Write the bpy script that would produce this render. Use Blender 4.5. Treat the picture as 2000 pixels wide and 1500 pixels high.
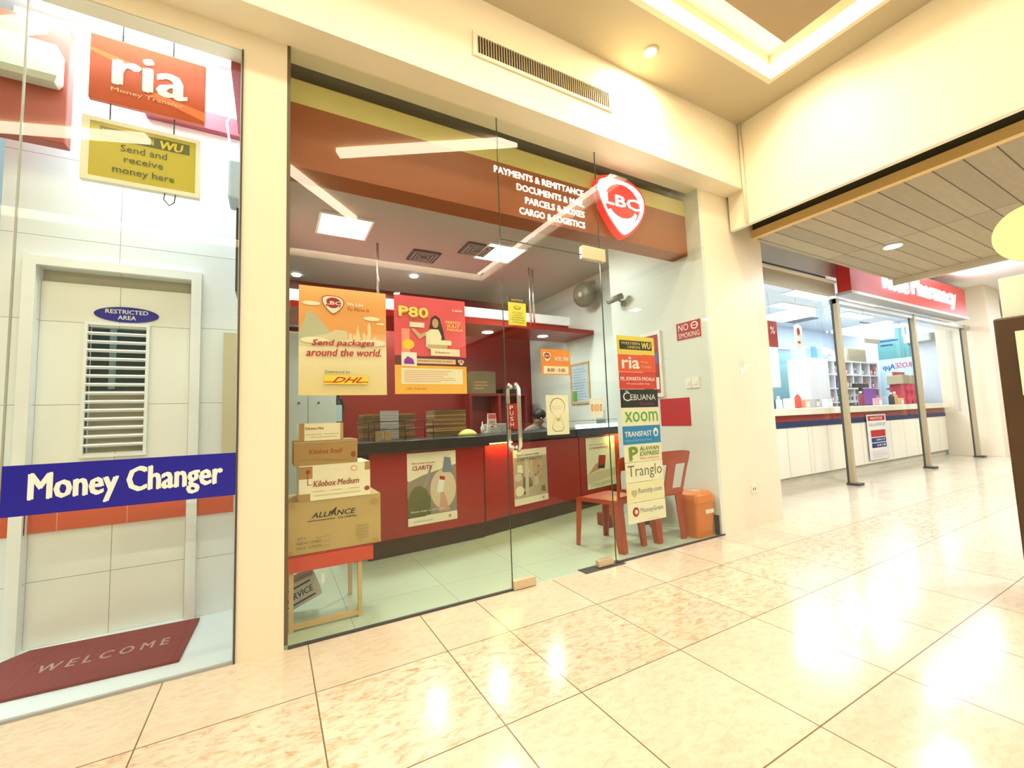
import bpy, math, random
from mathutils import Vector, Matrix
for o in list(bpy.data.objects): bpy.data.objects.remove(o)
S = bpy.context.scene
COL = S.collection
V = Vector
R = math.radians
# ------------------------------------------------------------ camera, world, exposure
cam = bpy.data.objects.new('camera', bpy.data.cameras.new('camera')); COL.objects.link(cam); S.camera = cam
CAMP = V((0.3572, -2.4709, 1.0872)); YAW, PIT, ROL = 0.51154, 0.08018, -0.03645
fw = V((math.sin(YAW)*math.cos(PIT), math.cos(YAW)*math.cos(PIT), math.sin(PIT)))
rt = V((math.cos(YAW), -math.sin(YAW), 0)); up = rt.cross(fw)
r2 = rt*math.cos(ROL)+up*math.sin(ROL); u2 = up*math.cos(ROL)-rt*math.sin(ROL)
M = Matrix((r2, u2, -fw)).transposed().to_4x4(); M.translation = CAMP; cam.matrix_world = M
cam.data.sensor_width = 36; cam.data.lens = 835.63*36/2000; cam.data.clip_start = .05; cam.data.clip_end = 200
w = bpy.data.worlds.new('world'); S.world = w; w.use_nodes = True
w.node_tree.nodes['Background'].inputs[0].default_value = (1, .93, .8, 1)
w.node_tree.nodes['Background'].inputs[1].default_value = .25
S.view_settings.view_transform = 'Standard'; S.view_settings.look = 'None'
S.view_settings.gamma = 1; S.view_settings.use_curve_mapping = False
S.view_settings.exposure = 0.22

def area(name, loc, sx, sy, power, col, rot=(0, 0, 0), spread=180):
    l = bpy.data.lights.new(name, 'AREA'); l.shape = 'RECTANGLE'; l.size = sx; l.size_y = sy
    l.energy = power; l.color = col; l.spread = R(spread)
    o = bpy.data.objects.new(name, l); o.location = loc; o.rotation_euler = rot; COL.objects.link(o); return o
WARM = (1, .885, .71); COOL = (.82, .92, 1); NEUT = (.97, 1, .9)
# cove strips of the lit ceiling recess (the lamps of the mall); channel .27 wide round a dropped panel
area('cove_strip_front', (-.45, -.76, 3.93), 8.7, .2, 115, WARM)
area('cove_strip_right', (3.83, -2.8, 3.93), .2, 4.1, 30, WARM)
area('cove_strip_back', (-.45, -4.86, 3.93), 8.7, .2, 110, WARM)
area('cove_strip_left', (-4.78, -2.8, 3.93), .2, 4.1, 62, WARM)
for dx, dy in ((-2.2, -6.3), (0.2, -6.3), (2.6, -6.3)): area('hall_downlight', (dx, dy, 3.77), .11, .11, 75, (1, .88, .7))
# shops
area('shop_panel_light', (.98, 2.0, 3.06), .44, .44, 36, NEUT)
area('shop_panel_light', (2.75, 1.98, 3.06), .44, .44, 36, NEUT)
area('shop_panel_light', (1.8, 3.4, 3.06), .44, .44, 30, NEUT)
area('changer_ceiling_light', (-.35, .4, 3.42), .9, .25, 34, (.66, .84, 1))
area('changer_ceiling_light', (-1.6, 1.6, 3.42), 1.0, 1.0, 70, (.66, .84, 1))
for x in (6.6, 8.6, 10.6, 12.2):
    for y in (1.9, 3.2):
        area('pharmacy_panel_light', (x, y, 2.98), 1.1, .3, 30, (.78, .88, 1))

# ------------------------------------------------------------ materials
MATS = {}
def mat(name, col, rough=.5, metal=0, emit=0, spec=.5, noise=None, coat=0):
    if name in MATS: return MATS[name]
    m = bpy.data.materials.new(name); m.use_nodes = True; nt = m.node_tree; b = nt.nodes['Principled BSDF']
    c = tuple(col)+(1,)
    b.inputs['Base Color'].default_value = c; b.inputs['Roughness'].default_value = rough
    b.inputs['Metallic'].default_value = metal; b.inputs['Specular IOR Level'].default_value = spec
    b.inputs['Coat Weight'].default_value = coat; b.inputs['Coat Roughness'].default_value = .05
    if emit: b.inputs['Emission Color'].default_value = c; b.inputs['Emission Strength'].default_value = emit
    if noise is None: noise = (6, .06)
    if noise:
        sc, amt = noise[:2]
        tc = nt.nodes.new('ShaderNodeTexCoord'); n = nt.nodes.new('ShaderNodeTexNoise'); n.inputs['Scale'].default_value = sc; n.inputs['Detail'].default_value = 4
        nt.links.new(tc.outputs['Object'], n.inputs['Vector'])
        mx = nt.nodes.new('ShaderNodeMix'); mx.data_type = 'RGBA'; mx.inputs[6].default_value = tuple(x*(1-amt) for x in col)+(1,)
        mx.inputs[7].default_value = tuple(min(1, x*(1+amt)) for x in col)+(1,)
        nt.links.new(n.outputs['Fac'], mx.inputs[0]); nt.links.new(mx.outputs[2], b.inputs['Base Color'])
    MATS[name] = m; return m

def node_math(nt, op, a, b=None):
    n = nt.nodes.new('ShaderNodeMath'); n.operation = op
    for i, x in enumerate((a, b)):
        if x is None: continue
        if isinstance(x, (int, float)): n.inputs[i].default_value = x
        else: nt.links.new(x, n.inputs[i])
    return n.outputs[0]

def tiled(name, col, grout, axes, rough=.2, lw=.004, var=.05, kind='plain', coat=0):
    """axes: ((axis, pitch, offset), (axis, pitch, offset)); object coordinates"""
    m = bpy.data.materials.new(name); m.use_nodes = True; nt = m.node_tree; b = nt.nodes['Principled BSDF']; L = nt.links
    b.inputs['Roughness'].default_value = rough; b.inputs['Coat Weight'].default_value = coat; b.inputs['Coat Roughness'].default_value = .04
    tc = nt.nodes.new('ShaderNodeTexCoord'); sp = nt.nodes.new('ShaderNodeSeparateXYZ'); L.new(tc.outputs['Object'], sp.inputs[0])
    ids = []; mask = None
    for ax, pitch, off in axes:
        p = sp.outputs['XYZ'.index(ax)]
        if kind == 'marble' and ax == 'X': p = node_math(nt, 'ADD', p, node_math(nt, 'MULTIPLY', node_math(nt, 'GREATER_THAN', p, 1.37), .23))
        t = node_math(nt, 'DIVIDE', node_math(nt, 'SUBTRACT', p, off), pitch)
        fl = node_math(nt, 'FLOOR', t); ids.append(fl)
        fr = node_math(nt, 'ABSOLUTE', node_math(nt, 'SUBTRACT', node_math(nt, 'SUBTRACT', t, fl), .5))
        g = node_math(nt, 'GREATER_THAN', fr, .5-lw/2/pitch)
        mask = g if mask is None else node_math(nt, 'MAXIMUM', mask, g)
    cb = nt.nodes.new('ShaderNodeCombineXYZ')
    for i, d in enumerate(ids): L.new(d, cb.inputs[i])
    wn = nt.nodes.new('ShaderNodeTexWhiteNoise'); wn.noise_dimensions = '3D'; L.new(cb.outputs[0], wn.inputs['Vector'])
    base = nt.nodes.new('ShaderNodeMix'); base.data_type = 'RGBA'
    base.inputs[6].default_value = tuple(x*(1-var) for x in col)+(1,); base.inputs[7].default_value = tuple(min(1, x*(1+var)) for x in col)+(1,)
    L.new(wn.outputs[0], base.inputs[0]); out = base.outputs[2]
    if kind in ('marble', 'wood'):
        n = nt.nodes.new('ShaderNodeTexNoise'); n.inputs['Detail'].default_value = 9; n.inputs['Roughness'].default_value = .72
        mp = nt.nodes.new('ShaderNodeMapping'); L.new(tc.outputs['Object'], mp.inputs[0])
        if kind == 'marble':
            mp.inputs['Rotation'].default_value = (0, 0, .5); mp.inputs['Scale'].default_value = (1, 2.0, 1); n.inputs['Scale'].default_value = 17; n.inputs['Distortion'].default_value = .7
            dark = (.36, .22, .08)
        else:
            mp.inputs['Scale'].default_value = (1.2, 9, 1); n.inputs['Scale'].default_value = 4; dark = (.26, .2, .11)
        # each tile its own piece of stone
        ad = nt.nodes.new('ShaderNodeVectorMath'); ad.operation = 'ADD'; L.new(mp.outputs[0], ad.inputs[0])
        sc = nt.nodes.new('ShaderNodeVectorMath'); sc.operation = 'SCALE'; sc.inputs[3].default_value = 7; L.new(wn.outputs[1], sc.inputs[0]); L.new(sc.outputs[0], ad.inputs[1])
        L.new(ad.outputs[0], n.inputs['Vector'])
        cr = nt.nodes.new('ShaderNodeValToRGB'); cr.color_ramp.elements[0].position = .46 if kind == 'marble' else .4; cr.color_ramp.elements[1].position = .72
        L.new(n.outputs['Fac'], cr.inputs[0])
        # one course of darker, speckled stone runs along the shop front
        fac = cr.outputs[0]
        if kind == 'marble':
            band = node_math(nt, 'MULTIPLY', node_math(nt, 'COMPARE', ids[1], -2.0), .55)
            fac = node_math(nt, 'MULTIPLY', fac, node_math(nt, 'ADD', band, .42))
        else: fac = node_math(nt, 'MULTIPLY', fac, .35)
        m2 = nt.nodes.new('ShaderNodeMix'); m2.data_type = 'RGBA'; L.new(fac, m2.inputs[0]); L.new(out, m2.inputs[6]); m2.inputs[7].default_value = dark+(1,); out = m2.outputs[2]
    m3 = nt.nodes.new('ShaderNodeMix'); m3.data_type = 'RGBA'; L.new(mask, m3.inputs[0]); L.new(out, m3.inputs[6]); m3.inputs[7].default_value = tuple(grout)+(1,)
    L.new(m3.outputs[2], b.inputs['Base Color'])
    return m

def glass_mat(name, tint, ior=1.5):
    m = bpy.data.materials.new(name); m.use_nodes = True; nt = m.node_tree; nt.nodes.clear(); L = nt.links
    o = nt.nodes.new('ShaderNodeOutputMaterial'); t = nt.nodes.new('ShaderNodeBsdfTransparent'); t.inputs[0].default_value = tint+(1,)
    g = nt.nodes.new('ShaderNodeBsdfGlossy'); g.inputs['Roughness'].default_value = 0.0; g.inputs[0].default_value = (1, 1, 1, 1)
    f = nt.nodes.new('ShaderNodeFresnel'); f.inputs[0].default_value = ior
    geo = nt.nodes.new('ShaderNodeNewGeometry')
    fac = node_math(nt, 'MULTIPLY', f.outputs[0], node_math(nt, 'SUBTRACT', 1.0, geo.outputs['Backfacing']))
    mx = nt.nodes.new('ShaderNodeMixShader'); L.new(fac, mx.inputs[0]); L.new(t.outputs[0], mx.inputs[1]); L.new(g.outputs[0], mx.inputs[2]); L.new(mx.outputs[0], o.inputs[0])
    return m

GLASS = glass_mat('storefront_glass', (.95, .975, .955), 1.55)
CLEAR = glass_mat('clear_glass', (.97, .99, .98), 1.45)
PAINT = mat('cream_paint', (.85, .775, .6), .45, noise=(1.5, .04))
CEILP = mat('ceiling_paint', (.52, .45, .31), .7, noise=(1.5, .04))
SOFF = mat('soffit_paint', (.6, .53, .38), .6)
WHITE = mat('white', (.86, .87, .84), .4)
SHOPW = mat('shop_white_wall', (.72, .78, .74), .4, noise=(1, .05))
RED = mat('red_laminate', (.34, .009, .005), .22, noise=(2, .1))
REDW = mat('red_wall', (.22, .008, .005), .4, noise=(1, .08))
DRED = mat('dark_red', (.2, .01, .01), .4)
BLACK = mat('black', (.012, .012, .012), .3)
DGREY = mat('dark_grey', (.06, .06, .06), .4)
GREY = mat('grey', (.35, .36, .34), .5)
BROWNK = mat('kick_brown', (.025, .01, .004), .5)
STEEL = mat('steel', (.75, .73, .68), .22, 1, noise=(20, .03))
BRASS = mat('satin_plate', (.72, .58, .4), .35, .6, noise=(20, .03))
CARD = mat('cardboard', (.42, .25, .09), .75, noise=(5, .15))
CARDG = mat('cardboard_light', (.5, .36, .14), .75, noise=(5, .12))
CARDD = mat('cardboard_dark', (.2, .15, .07), .8, noise=(5, .2))
WOOD = mat('pale_wood', (.6, .42, .2), .6, noise=(14, .2))
ORANGE = mat('orange_sign', (.55, .075, .006), .35)
FASC = mat('fascia_orange', (.3, .068, .008), .4, noise=(1, .05))
YEL = mat('yellow', (.8, .62, .04), .4)
BLUE = mat('deep_blue', (.008, .008, .34), .3)
PLRED = mat('chair_plastic', (.42, .06, .02), .3, noise=(3, .05))
PLOR = mat('bin_orange', (.72, .2, .02), .35, noise=(3, .05))
PCREAM = mat('paper_cream', (.88, .83, .62), .5)
PAPER = mat('paper_white', (.86, .86, .82), .5)

# ------------------------------------------------------------ mesh builder
W = {}
TC = {}
def text_mesh(s, bold, slant):
    k = (s, bold, slant)
    if k in TC: return TC[k]
    c = bpy.data.curves.new('t', 'FONT'); c.body = s; c.size = 1; c.offset = bold; c.shear = slant; c.resolution_u = 2; c.fill_mode = 'FRONT'
    o = bpy.data.objects.new('t', c); COL.objects.link(o)
    dg = bpy.context.evaluated_depsgraph_get(); dg.update(); me = bpy.data.meshes.new_from_object(o.evaluated_get(dg))
    vs = [(v.co.x, v.co.y) for v in me.vertices]; fs = [tuple(p.vertices) for p in me.polygons]
    bpy.data.objects.remove(o); bpy.data.curves.remove(c); bpy.data.meshes.remove(me)
    x0 = min(v[0] for v in vs); x1 = max(v[0] for v in vs); y0 = min(v[1] for v in vs); y1 = max(v[1] for v in vs)
    vs = [((x-x0)/(x1-x0), (y-y0)/(y1-y0)) for x, y in vs]
    TC[k] = (vs, fs); return TC[k]

class Fr:
    def __init__(s, o, u, v=(0, 0, 1), n=None):
        s.o = V(o); s.u = V(u).normalized(); s.v = V(v).normalized(); s.n = V(n).normalized() if n else s.u.cross(s.v)
    def __call__(s, a, b, c=0): return s.o+s.u*a+s.v*b+s.n*c
def FF(x, z, y=0): return Fr((x, y, z), (1, 0, 0), (0, 0, 1))       # faces -y; u x v = (1,0,0)x(0,0,1) = (0,-1,0)
def FW(y, z, x=3.8): return Fr((x, y, z), (0, -1, 0), (0, 0, 1))    # faces -x
WORLD = Fr((0, 0, 0), (1, 0, 0), (0, 1, 0))

class MB:
    def __init__(s): s.v = []; s.f = []; s.mi = []; s.m = []; s.sm = []; s.lay = 0.0004
    def _m(s, m):
        if m not in s.m: s.m.append(m)
        return s.m.index(m)
    def add(s, vs, fs, m, smooth=False):
        b = len(s.v); s.v += [V(v) for v in vs]; i = s._m(m)
        for f in fs: s.f.append(tuple(b+k for k in f)); s.mi.append(i); s.sm.append(smooth)
        return s
    def box(s, x0, x1, y0, y1, z0, z1, m, fr=None):
        fr = fr or WORLD
        vs = [fr(a, b, c) for a in (x0, x1) for b in (y0, y1) for c in (z0, z1)]
        return s.add(vs, [(0, 1, 3, 2), (4, 6, 7, 5), (0, 4, 5, 1), (2, 3, 7, 6), (0, 2, 6, 4), (1, 5, 7, 3)], m)
    def prism(s, pts, c0, c1, m, fr=None, side=None):
        fr = fr or WORLD; n = len(pts)
        s.add([fr(a, b, c1) for a, b in pts], [tuple(range(n))], m)
        s.add([fr(a, b, c0) for a, b in pts], [tuple(range(n))[::-1]], side or m)
        vs = [fr(a, b, c0) for a, b in pts]+[fr(a, b, c1) for a, b in pts]
        return s.add(vs, [(i, (i+1) % n, n+(i+1) % n, n+i) for i in range(n)], side or m)
    def flat(s, pts, m, fr, c=None):
        if c is None: c = s.lay; s.lay += .0003
        return s.add([fr(a, b, c) for a, b in pts], [tuple(range(len(pts)))], m)
    def rect(s, a0, a1, b0, b1, m, fr, c=None): return s.flat([(a0, b0), (a1, b0), (a1, b1), (a0, b1)], m, fr, c)
    def oval(s, a, b, ra, rb, m, fr, n=28, c=None, rot=0):
        pts = []
        for i in range(n):
            x = ra*math.cos(2*math.pi*i/n); y = rb*math.sin(2*math.pi*i/n)
            pts.append((a+x*math.cos(rot)-y*math.sin(rot), b+x*math.sin(rot)+y*math.cos(rot)))
        return s.flat(pts, m, fr, c)
    def text(s, t, a0, a1, b0, b1, m, fr, bold=.02, slant=0, c=None, skew=0, depth=0):
        if c is None: c = s.lay; s.lay += .0006
        vs, fs = text_mesh(t, 0, slant); d = max(0, bold)*(b1-b0)*.9
        for i, k in enumerate(((0, 0), (d, 0), (-d, 0), (d*.7, d*.7), (-d*.7, -d*.7)) if d else ((0, 0),)):
            s.add([fr(a0+(a1-a0)*x+k[0], b0+(b1-b0)*y+skew*x+k[1], c+.00008*i) for x, y in vs], fs, m)
        return s
    def lines(s, a0, a1, b0, b1, n, m, fr, th=.5, seed=1):
        r = random.Random(seed); h = (b1-b0)/n; c = s.lay; s.lay += .0003
        for i in range(n):
            s.rect(a0, a0+(a1-a0)*r.uniform(.6, 1), b0+h*i, b0+h*(i+th), m, fr, c)
        return s
    def tube(s, pts, r, m, seg=8, close=False):
        pts = [V(p) for p in pts]; n = len(pts); rs = r if isinstance(r, (list, tuple)) else [r]*n; vs = []; fs = []
        ref = None
        for i, p in enumerate(pts):
            a = pts[(i-1) % n] if (i or close) else p; b = pts[(i+1) % n] if (i < n-1 or close) else p
            t = (b-a).normalized()
            if ref is None: ref = t.orthogonal().normalized()
            ref = (ref-t*ref.dot(t)).normalized(); q = t.cross(ref)
            for k in range(seg):
                an = 2*math.pi*k/seg; vs.append(p+(ref*math.cos(an)+q*math.sin(an))*rs[i])
        for i in range(n if close else n-1):
            j = (i+1) % n
            for k in range(seg): fs.append((i*seg+k, i*seg+(k+1) % seg, j*seg+(k+1) % seg, j*seg+k))
        if not close: fs += [tuple(range(seg))[::-1], tuple((n-1)*seg+k for k in range(seg))]
        return s.add(vs, fs, m, True)
    def lathe(s, c, prof, m, seg=24, fr=None):
        fr = fr or Fr(c, (1, 0, 0), (0, 1, 0)); vs = []; fs = []; n = len(prof)
        for r, z in prof:
            for k in range(seg):
                an = 2*math.pi*k/seg; vs.append(fr(r*math.cos(an), r*math.sin(an), z))
        for i in range(n-1):
            for k in range(seg): fs.append((i*seg+k, i*seg+(k+1) % seg, (i+1)*seg+(k+1) % seg, (i+1)*seg+k))
        fs += [tuple(range(seg))[::-1], tuple((n-1)*seg+k for k in range(seg))]
        return s.add(vs, fs, m, True)
    def ball(s, c, rx, ry, rz, m, seg=16, rings=10):
        vs = []; fs = []
        for i in range(rings+1):
            th = math.pi*i/rings
            for k in range(seg):
                an = 2*math.pi*k/seg; vs.append((c[0]+rx*math.sin(th)*math.cos(an), c[1]+ry*math.sin(th)*math.sin(an), c[2]-rz*math.cos(th)))
        for i in range(rings):
            for k in range(seg): fs.append((i*seg+k, i*seg+(k+1) % seg, (i+1)*seg+(k+1) % seg, (i+1)*seg+k))
        return s.add(vs, fs, m, True)
    def build(s, name, parent=None, bevel=0, origin=None, **kw):
        xs = [v.x for v in s.v]; ys = [v.y for v in s.v]; zs = [v.z for v in s.v]
        c = V(origin) if origin is not None else V(((min(xs)+max(xs))/2, (min(ys)+max(ys))/2, min(zs)))
        me = bpy.data.meshes.new(name); me.from_pydata([tuple(v-c) for v in s.v], [], s.f)
        for m in s.m: me.materials.append(m)
        for p, i, sm in zip(me.polygons, s.mi, s.sm): p.material_index = i; p.use_smooth = sm
        me.update()
        o = bpy.data.objects.new(name, me); COL.objects.link(o); W[o.name] = c
        if parent is not None: o.parent = parent; o.location = c-W[parent.name]
        else: o.location = c
        if bevel:
            b = o.modifiers.new('bevel', 'BEVEL'); b.width = bevel; b.segments = 2; b.limit_method = 'ANGLE'; b.harden_normals = False
        for k, x in kw.items(): o[k] = x
        return o

def structure(mb, name, label=None, **k):
    o = mb.build(name, origin=(0, 0, 0), **k); o['kind'] = 'structure'
    if label: o['label'] = label
    return o
def thing(name, loc, label, category, group=None):
    o = bpy.data.objects.new(name, None); COL.objects.link(o); o.location = loc; W[o.name] = V(loc); o.empty_display_size = .1
    o['label'] = label; o['category'] = category
    if group: o['group'] = group
    return o
def solo(mb, name, label, category, group=None, **k):
    o = mb.build(name, **k); o['label'] = label; o['category'] = category
    if group: o['group'] = group
    return o
def dup(root, loc, label=None, rotz=None, group=None):
    r = root.copy(); COL.objects.link(r); r.location = loc
    if rotz is not None: r.rotation_euler = (0, 0, rotz)
    if label: r['label'] = label
    if group: r['group'] = group
    def rec(a, b):
        for ch in list(a.children):
            c = ch.copy(); COL.objects.link(c); c.parent = b; rec(ch, c)
    rec(root, r); return r
def B(x0, x1, y0, y1, z0, z1, m, fr=None): return MB().box(x0, x1, y0, y1, z0, z1, m, fr)

# ------------------------------------------------------------ the setting
XL, XR = -6.0, 24.0
MARB = tiled('marble_floor', (.63, .56, .43), (.18, .12, .06), (('X', .57, -.05), ('Y', .58, .13)), .15, .005, .06, 'marble', .0)
structure(B(XL, XR, -9, .0, -.05, 0, MARB), 'floor')
PHFL = tiled('pharmacy_floor', (.55, .5, .38), (.25, .22, .16), (('X', .6, 0), ('Y', .6, .0)), .15, .004, .04)
structure(B(4.75, XR, .0, 5.2, -.05, -.001, PHFL), 'floor_pharmacy')
SHFL = tiled('shop_floor', (.5, .62, .48), (.3, .36, .28), (('X', .6, .15), ('Y', .6, .35)), .25, .004, .03)
structure(B(.3, 4.6, .0, 4.2, -.05, -.001, SHFL), 'floor_shop')
structure(B(-4, .3, .0, 4.2, -.05, -.001, mat('changer_floor', (.72, .8, .8), .2)), 'floor_changer')
# ceiling of the mall hall: slab pieces round a lit rectangular recess x -5.06..3.97, y -5..-.62
ZC = 3.8
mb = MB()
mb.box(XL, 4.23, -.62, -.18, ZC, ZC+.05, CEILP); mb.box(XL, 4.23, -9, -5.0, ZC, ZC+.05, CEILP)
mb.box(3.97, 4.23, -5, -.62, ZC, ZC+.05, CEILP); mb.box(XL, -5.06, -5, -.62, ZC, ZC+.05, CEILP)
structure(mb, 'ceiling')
mb = MB()
mb.box(-5.06, 3.97, -.66, -.62, ZC, 4.0, PAINT); mb.box(-5.06, 3.97, -5.0, -4.96, ZC, 4.0, PAINT)
mb.box(3.93, 3.97, -4.96, -.66, ZC, 4.0, PAINT); mb.box(-5.06, -5.02, -4.96, -.66, ZC, 4.0, PAINT)
mb.box(-5.06, 3.97, -5, -.62, 4.0, 4.05, PAINT)
structure(mb, 'trim_1', 'cream edge of the lit ceiling recess')
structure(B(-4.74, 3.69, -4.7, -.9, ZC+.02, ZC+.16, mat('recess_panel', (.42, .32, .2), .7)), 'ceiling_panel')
# front header, pillars
HB = 3.166
structure(B(XL, 4.23, -.18, .12, HB, ZC, PAINT), 'wall_front')
mb = B(.213, .413, .0, .5, 0, HB, PAINT); structure(mb, 'wall_center')
mb = B(3.83, 4.75, .0, .5, 0, 3.3, PAINT)
mb.box(3.83, 4.23, .0, .3, HB, 3.3, PAINT)
structure(mb, 'wall_right')
mb = B(4.23, 4.28, -9, -.02, 2.82, ZC, PAINT)
structure(mb, 'wall_beam')
structure(B(XL, .213, 0, .1, 3.05, HB, PAINT), 'trim_2')
structure(B(4.28, 4.66, -9, -.01, 3.05, 3.3, mat('void', (.05, .045, .02), .9)).box(4.62, 4.65, -9, -.01, 2.9, 3.05, mat('void', (.05,.045,.02))), 'ceiling_gap')
structure(B(.413, .43, .0, .012, .02, 3.26, mat('bronze', (.12, .09, .05), .4)), 'trim_3')
# soffit above the shop front glass
structure(B(.413, 3.83, -.0, .02, 3.25, 3.3, DGREY), 'trim_4')
# mall: opposite and end walls
OPP = mat('far_wall', (.42, .36, .26), .6)
structure(B(XL, XR, -9.1, -9, 0, ZC, OPP), 'wall_back')
structure(B(XL-.1, XL, -9, 5, 0, ZC, OPP), 'wall_left')
structure(B(XR, XR+.1, -9, 5.2, 0, 4.2, mat('far_wall_pale', (.6, .62, .55), .6)), 'wall_end')
structure(B(4.36, XR, -9, 5.2, 3.95, 4.0, WHITE), 'ceiling_side')
# canopy of wooden planks along x
CAN = tiled('canopy_planks', (.4, .32, .19), (.07, .045, .015), (('Y', .166, -.02), ('X', 1.9, .4)), .55, .009, .12, 'wood')
mb = B(4.66, 7.95, -6, .03, 2.83, 2.9, CAN)
structure(mb, 'ceiling_canopy', 'canopy ceiling of grey-brown wooden planks')
structure(B(4.6, 4.66, -6, .03, 2.82, 2.9, mat('canopy_edge', (.75, .5, .18), .5)), 'trim_5')
structure(B(7.95, 8.0, -6, .03, 2.75, 3.0, mat('canopy_end', (.62, .55, .4), .6)), 'trim_6')
structure(B(8.0, XR, -9, .5, 3.42, 3.46, WHITE), 'ceiling_far')

# ------------------------------------------------------------ shop front glass
def pane(n, x0, x1, z0, z1, y=0):
    return structure(B(x0, x1, y-.005, y+.005, z0, z1, GLASS), 'window_%d' % n)
EDGE = mat('glass_edge', (.05, .075, .05), .2)
pane(1, .43, 1.692, .012, 3.25)
pane(2, 1.697, 2.563, 2.305, 3.25)
pane(3, 2.569, 3.828, .012, 3.25)
pane(4, -.57, .208, .01, 3.05)
pane(5, -3.0, -.575, .01, 3.05)
structure(B(1.6925, 1.6965, -.004, .004, 2.3, 3.25, EDGE).box(2.5635, 2.5685, -.004, .004, .02, 3.25, EDGE).box(1.697, 2.563, -.004, .004, 2.3, 2.3045, EDGE).box(1.6925, 1.6965, -.004, .004, .02, 2.3, EDGE), 'trim_7')
structure(B(-.575, -.57, -.006, .006, 0, 3.05, mat('glass_edge_pale', (.35, .38, .33), .3)), 'trim_8')
structure(B(.43, 1.695, -.008, .008, 0, .012, DGREY).box(2.57, 3.83, -.008, .008, 0, .012, DGREY).box(XL+.1, .213, -.008, .008, 0, .012, GREY), 'trim_9')
structure(B(.205, .213, -.01, .01, 0, 3.05, DGREY), 'trim_10')
# the glass door
door = thing('door_1', (2.13, 0, 0), 'frameless glass door of the shop with a long steel handle', 'door'); del door['category']; door['kind'] = 'structure'
B(1.70, 2.56, -.005, .005, .012, 2.295, GLASS).build('door_glass', door)
for nm, a in (('patch_fitting', (2.385, 2.61, 2.27, 2.37)), ('bottom_patch', (1.695, 1.862, .004, .06)), ('bottom_pivot', (2.388, 2.53, .006, .055))):
    B(a[0], a[1], -.02, .02, a[2], a[3], BRASS).build(nm, door, bevel=.004)
structure(B(2.25, 2.62, -.045, .05, -.01, .003, DGREY), 'trim_11', 'dark floor spring plate under the glass door pivot')
for nm, y, x in (('door_handle', -.055, 1.76), ('door_handle', .06, 1.74)):
    mb = MB(); z0, z1 = .88, 1.31; s = -1 if y < 0 else 1
    pts = [(x, s*.006, z0+.02), (x, s*.03, z0), (x, y, z0+.03)]+[(x, y, z0+.03+(z1-z0-.06)*i/6) for i in range(1, 7)]+[(x, s*.03, z1), (x, s*.006, z1-.02)]
    mb.tube(pts, .014, STEEL, 10).build(nm, door)

# ------------------------------------------------------------ main shop shell
structure(B(.33, .413, .5, 4.1, 0, 3.2, mat('shop_left_wall', (.34, .3, .24), .5)), 'wall_shop_left')
structure(B(.33, 4.6, 4.02, 4.1, 0, 3.2, REDW), 'wall_shop_back')
mb = B(3.8, 4.5, .5, 1.23, 0, 3.3, SHOPW).box(3.8, 3.83, .0, .5, 0, 3.3, SHOPW).box(4.4, 4.5, 1.23, 4.1, 0, 3.3, SHOPW)
structure(mb, 'wall_shop_right')
structure(B(3.785, 3.8, .02, .06, 0, .17, BLACK), 'trim_12')
structure(B(.413, 4.4, .33, 4.02, 3.1, 3.15, mat('shop_ceiling', (.4, .38, .34), .6, noise=(1, .1))), 'ceiling_shop')
structure(B(.413, 3.8, .02, .42, 3.28, 3.32, mat('shop_front_ceiling', (.35, .33, .24), .6)).box(.413, 3.8, .38, .42, 3.1, 3.28, SOFF), 'ceiling_shop_front')
# fascia sign
sign = thing('shop_fascia_sign', (2.1, .2, 2.57), 'long orange fascia sign with lit service words and shield emblem above the glass', 'sign')
B(.42, 3.795, .15, .33, 2.57, 2.955, FASC).build('panel', sign)
B(.42, 3.795, .15, .33, 2.955, 3.10, mat('fascia_cream', (.62, .55, .2), .5)).build('top_band', sign, label='pale yellow band')
LIT = mat('lit_letters', (1, .98, .9), .4, emit=3.2, noise=(0, 0))
fr = FF(0, 0, .148)
mb = MB()
for s, x0, z in (('PAYMENTS & REMITTANCE', 1.744, 2.893), ('DOCUMENTS & MAIL', 1.93, 2.803), ('PARCELS & BOXES', 2.0, 2.713), ('CARGO & LOGISTICS', 1.945, 2.623)):
    MB().text(s, x0, 2.56, z-.024, z+.026, LIT, fr, .03, c=.001).build('lettering', sign)
PICK = [(-.5, .3), (-.44, .42), (-.25, .49), (0, .5), (.25, .47), (.43, .36), (.5, .2), (.47, 0), (.36, -.2), (.2, -.38), (.04, -.5), (-.06, -.49), (-.2, -.36), (-.36, -.14), (-.47, .1)]
def smooth_loop(p, k=3):
    n = len(p); out = []
    for i in range(n):
        a, b, c, d = p[i-1], p[i], p[(i+1) % n], p[(i+2) % n]
        for j in range(k):
            t = j/k
            out.append(tuple(.5*((2*b[q])+(-a[q]+c[q])*t+(2*a[q]-5*b[q]+4*c[q]-d[q])*t*t+(-a[q]+3*b[q]-3*c[q]+d[q])*t**3) for q in (0, 1)))
    return out
PICK = smooth_loop(PICK)
REDP = mat('emblem_red', (.75, .02, .02), .4)
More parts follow.
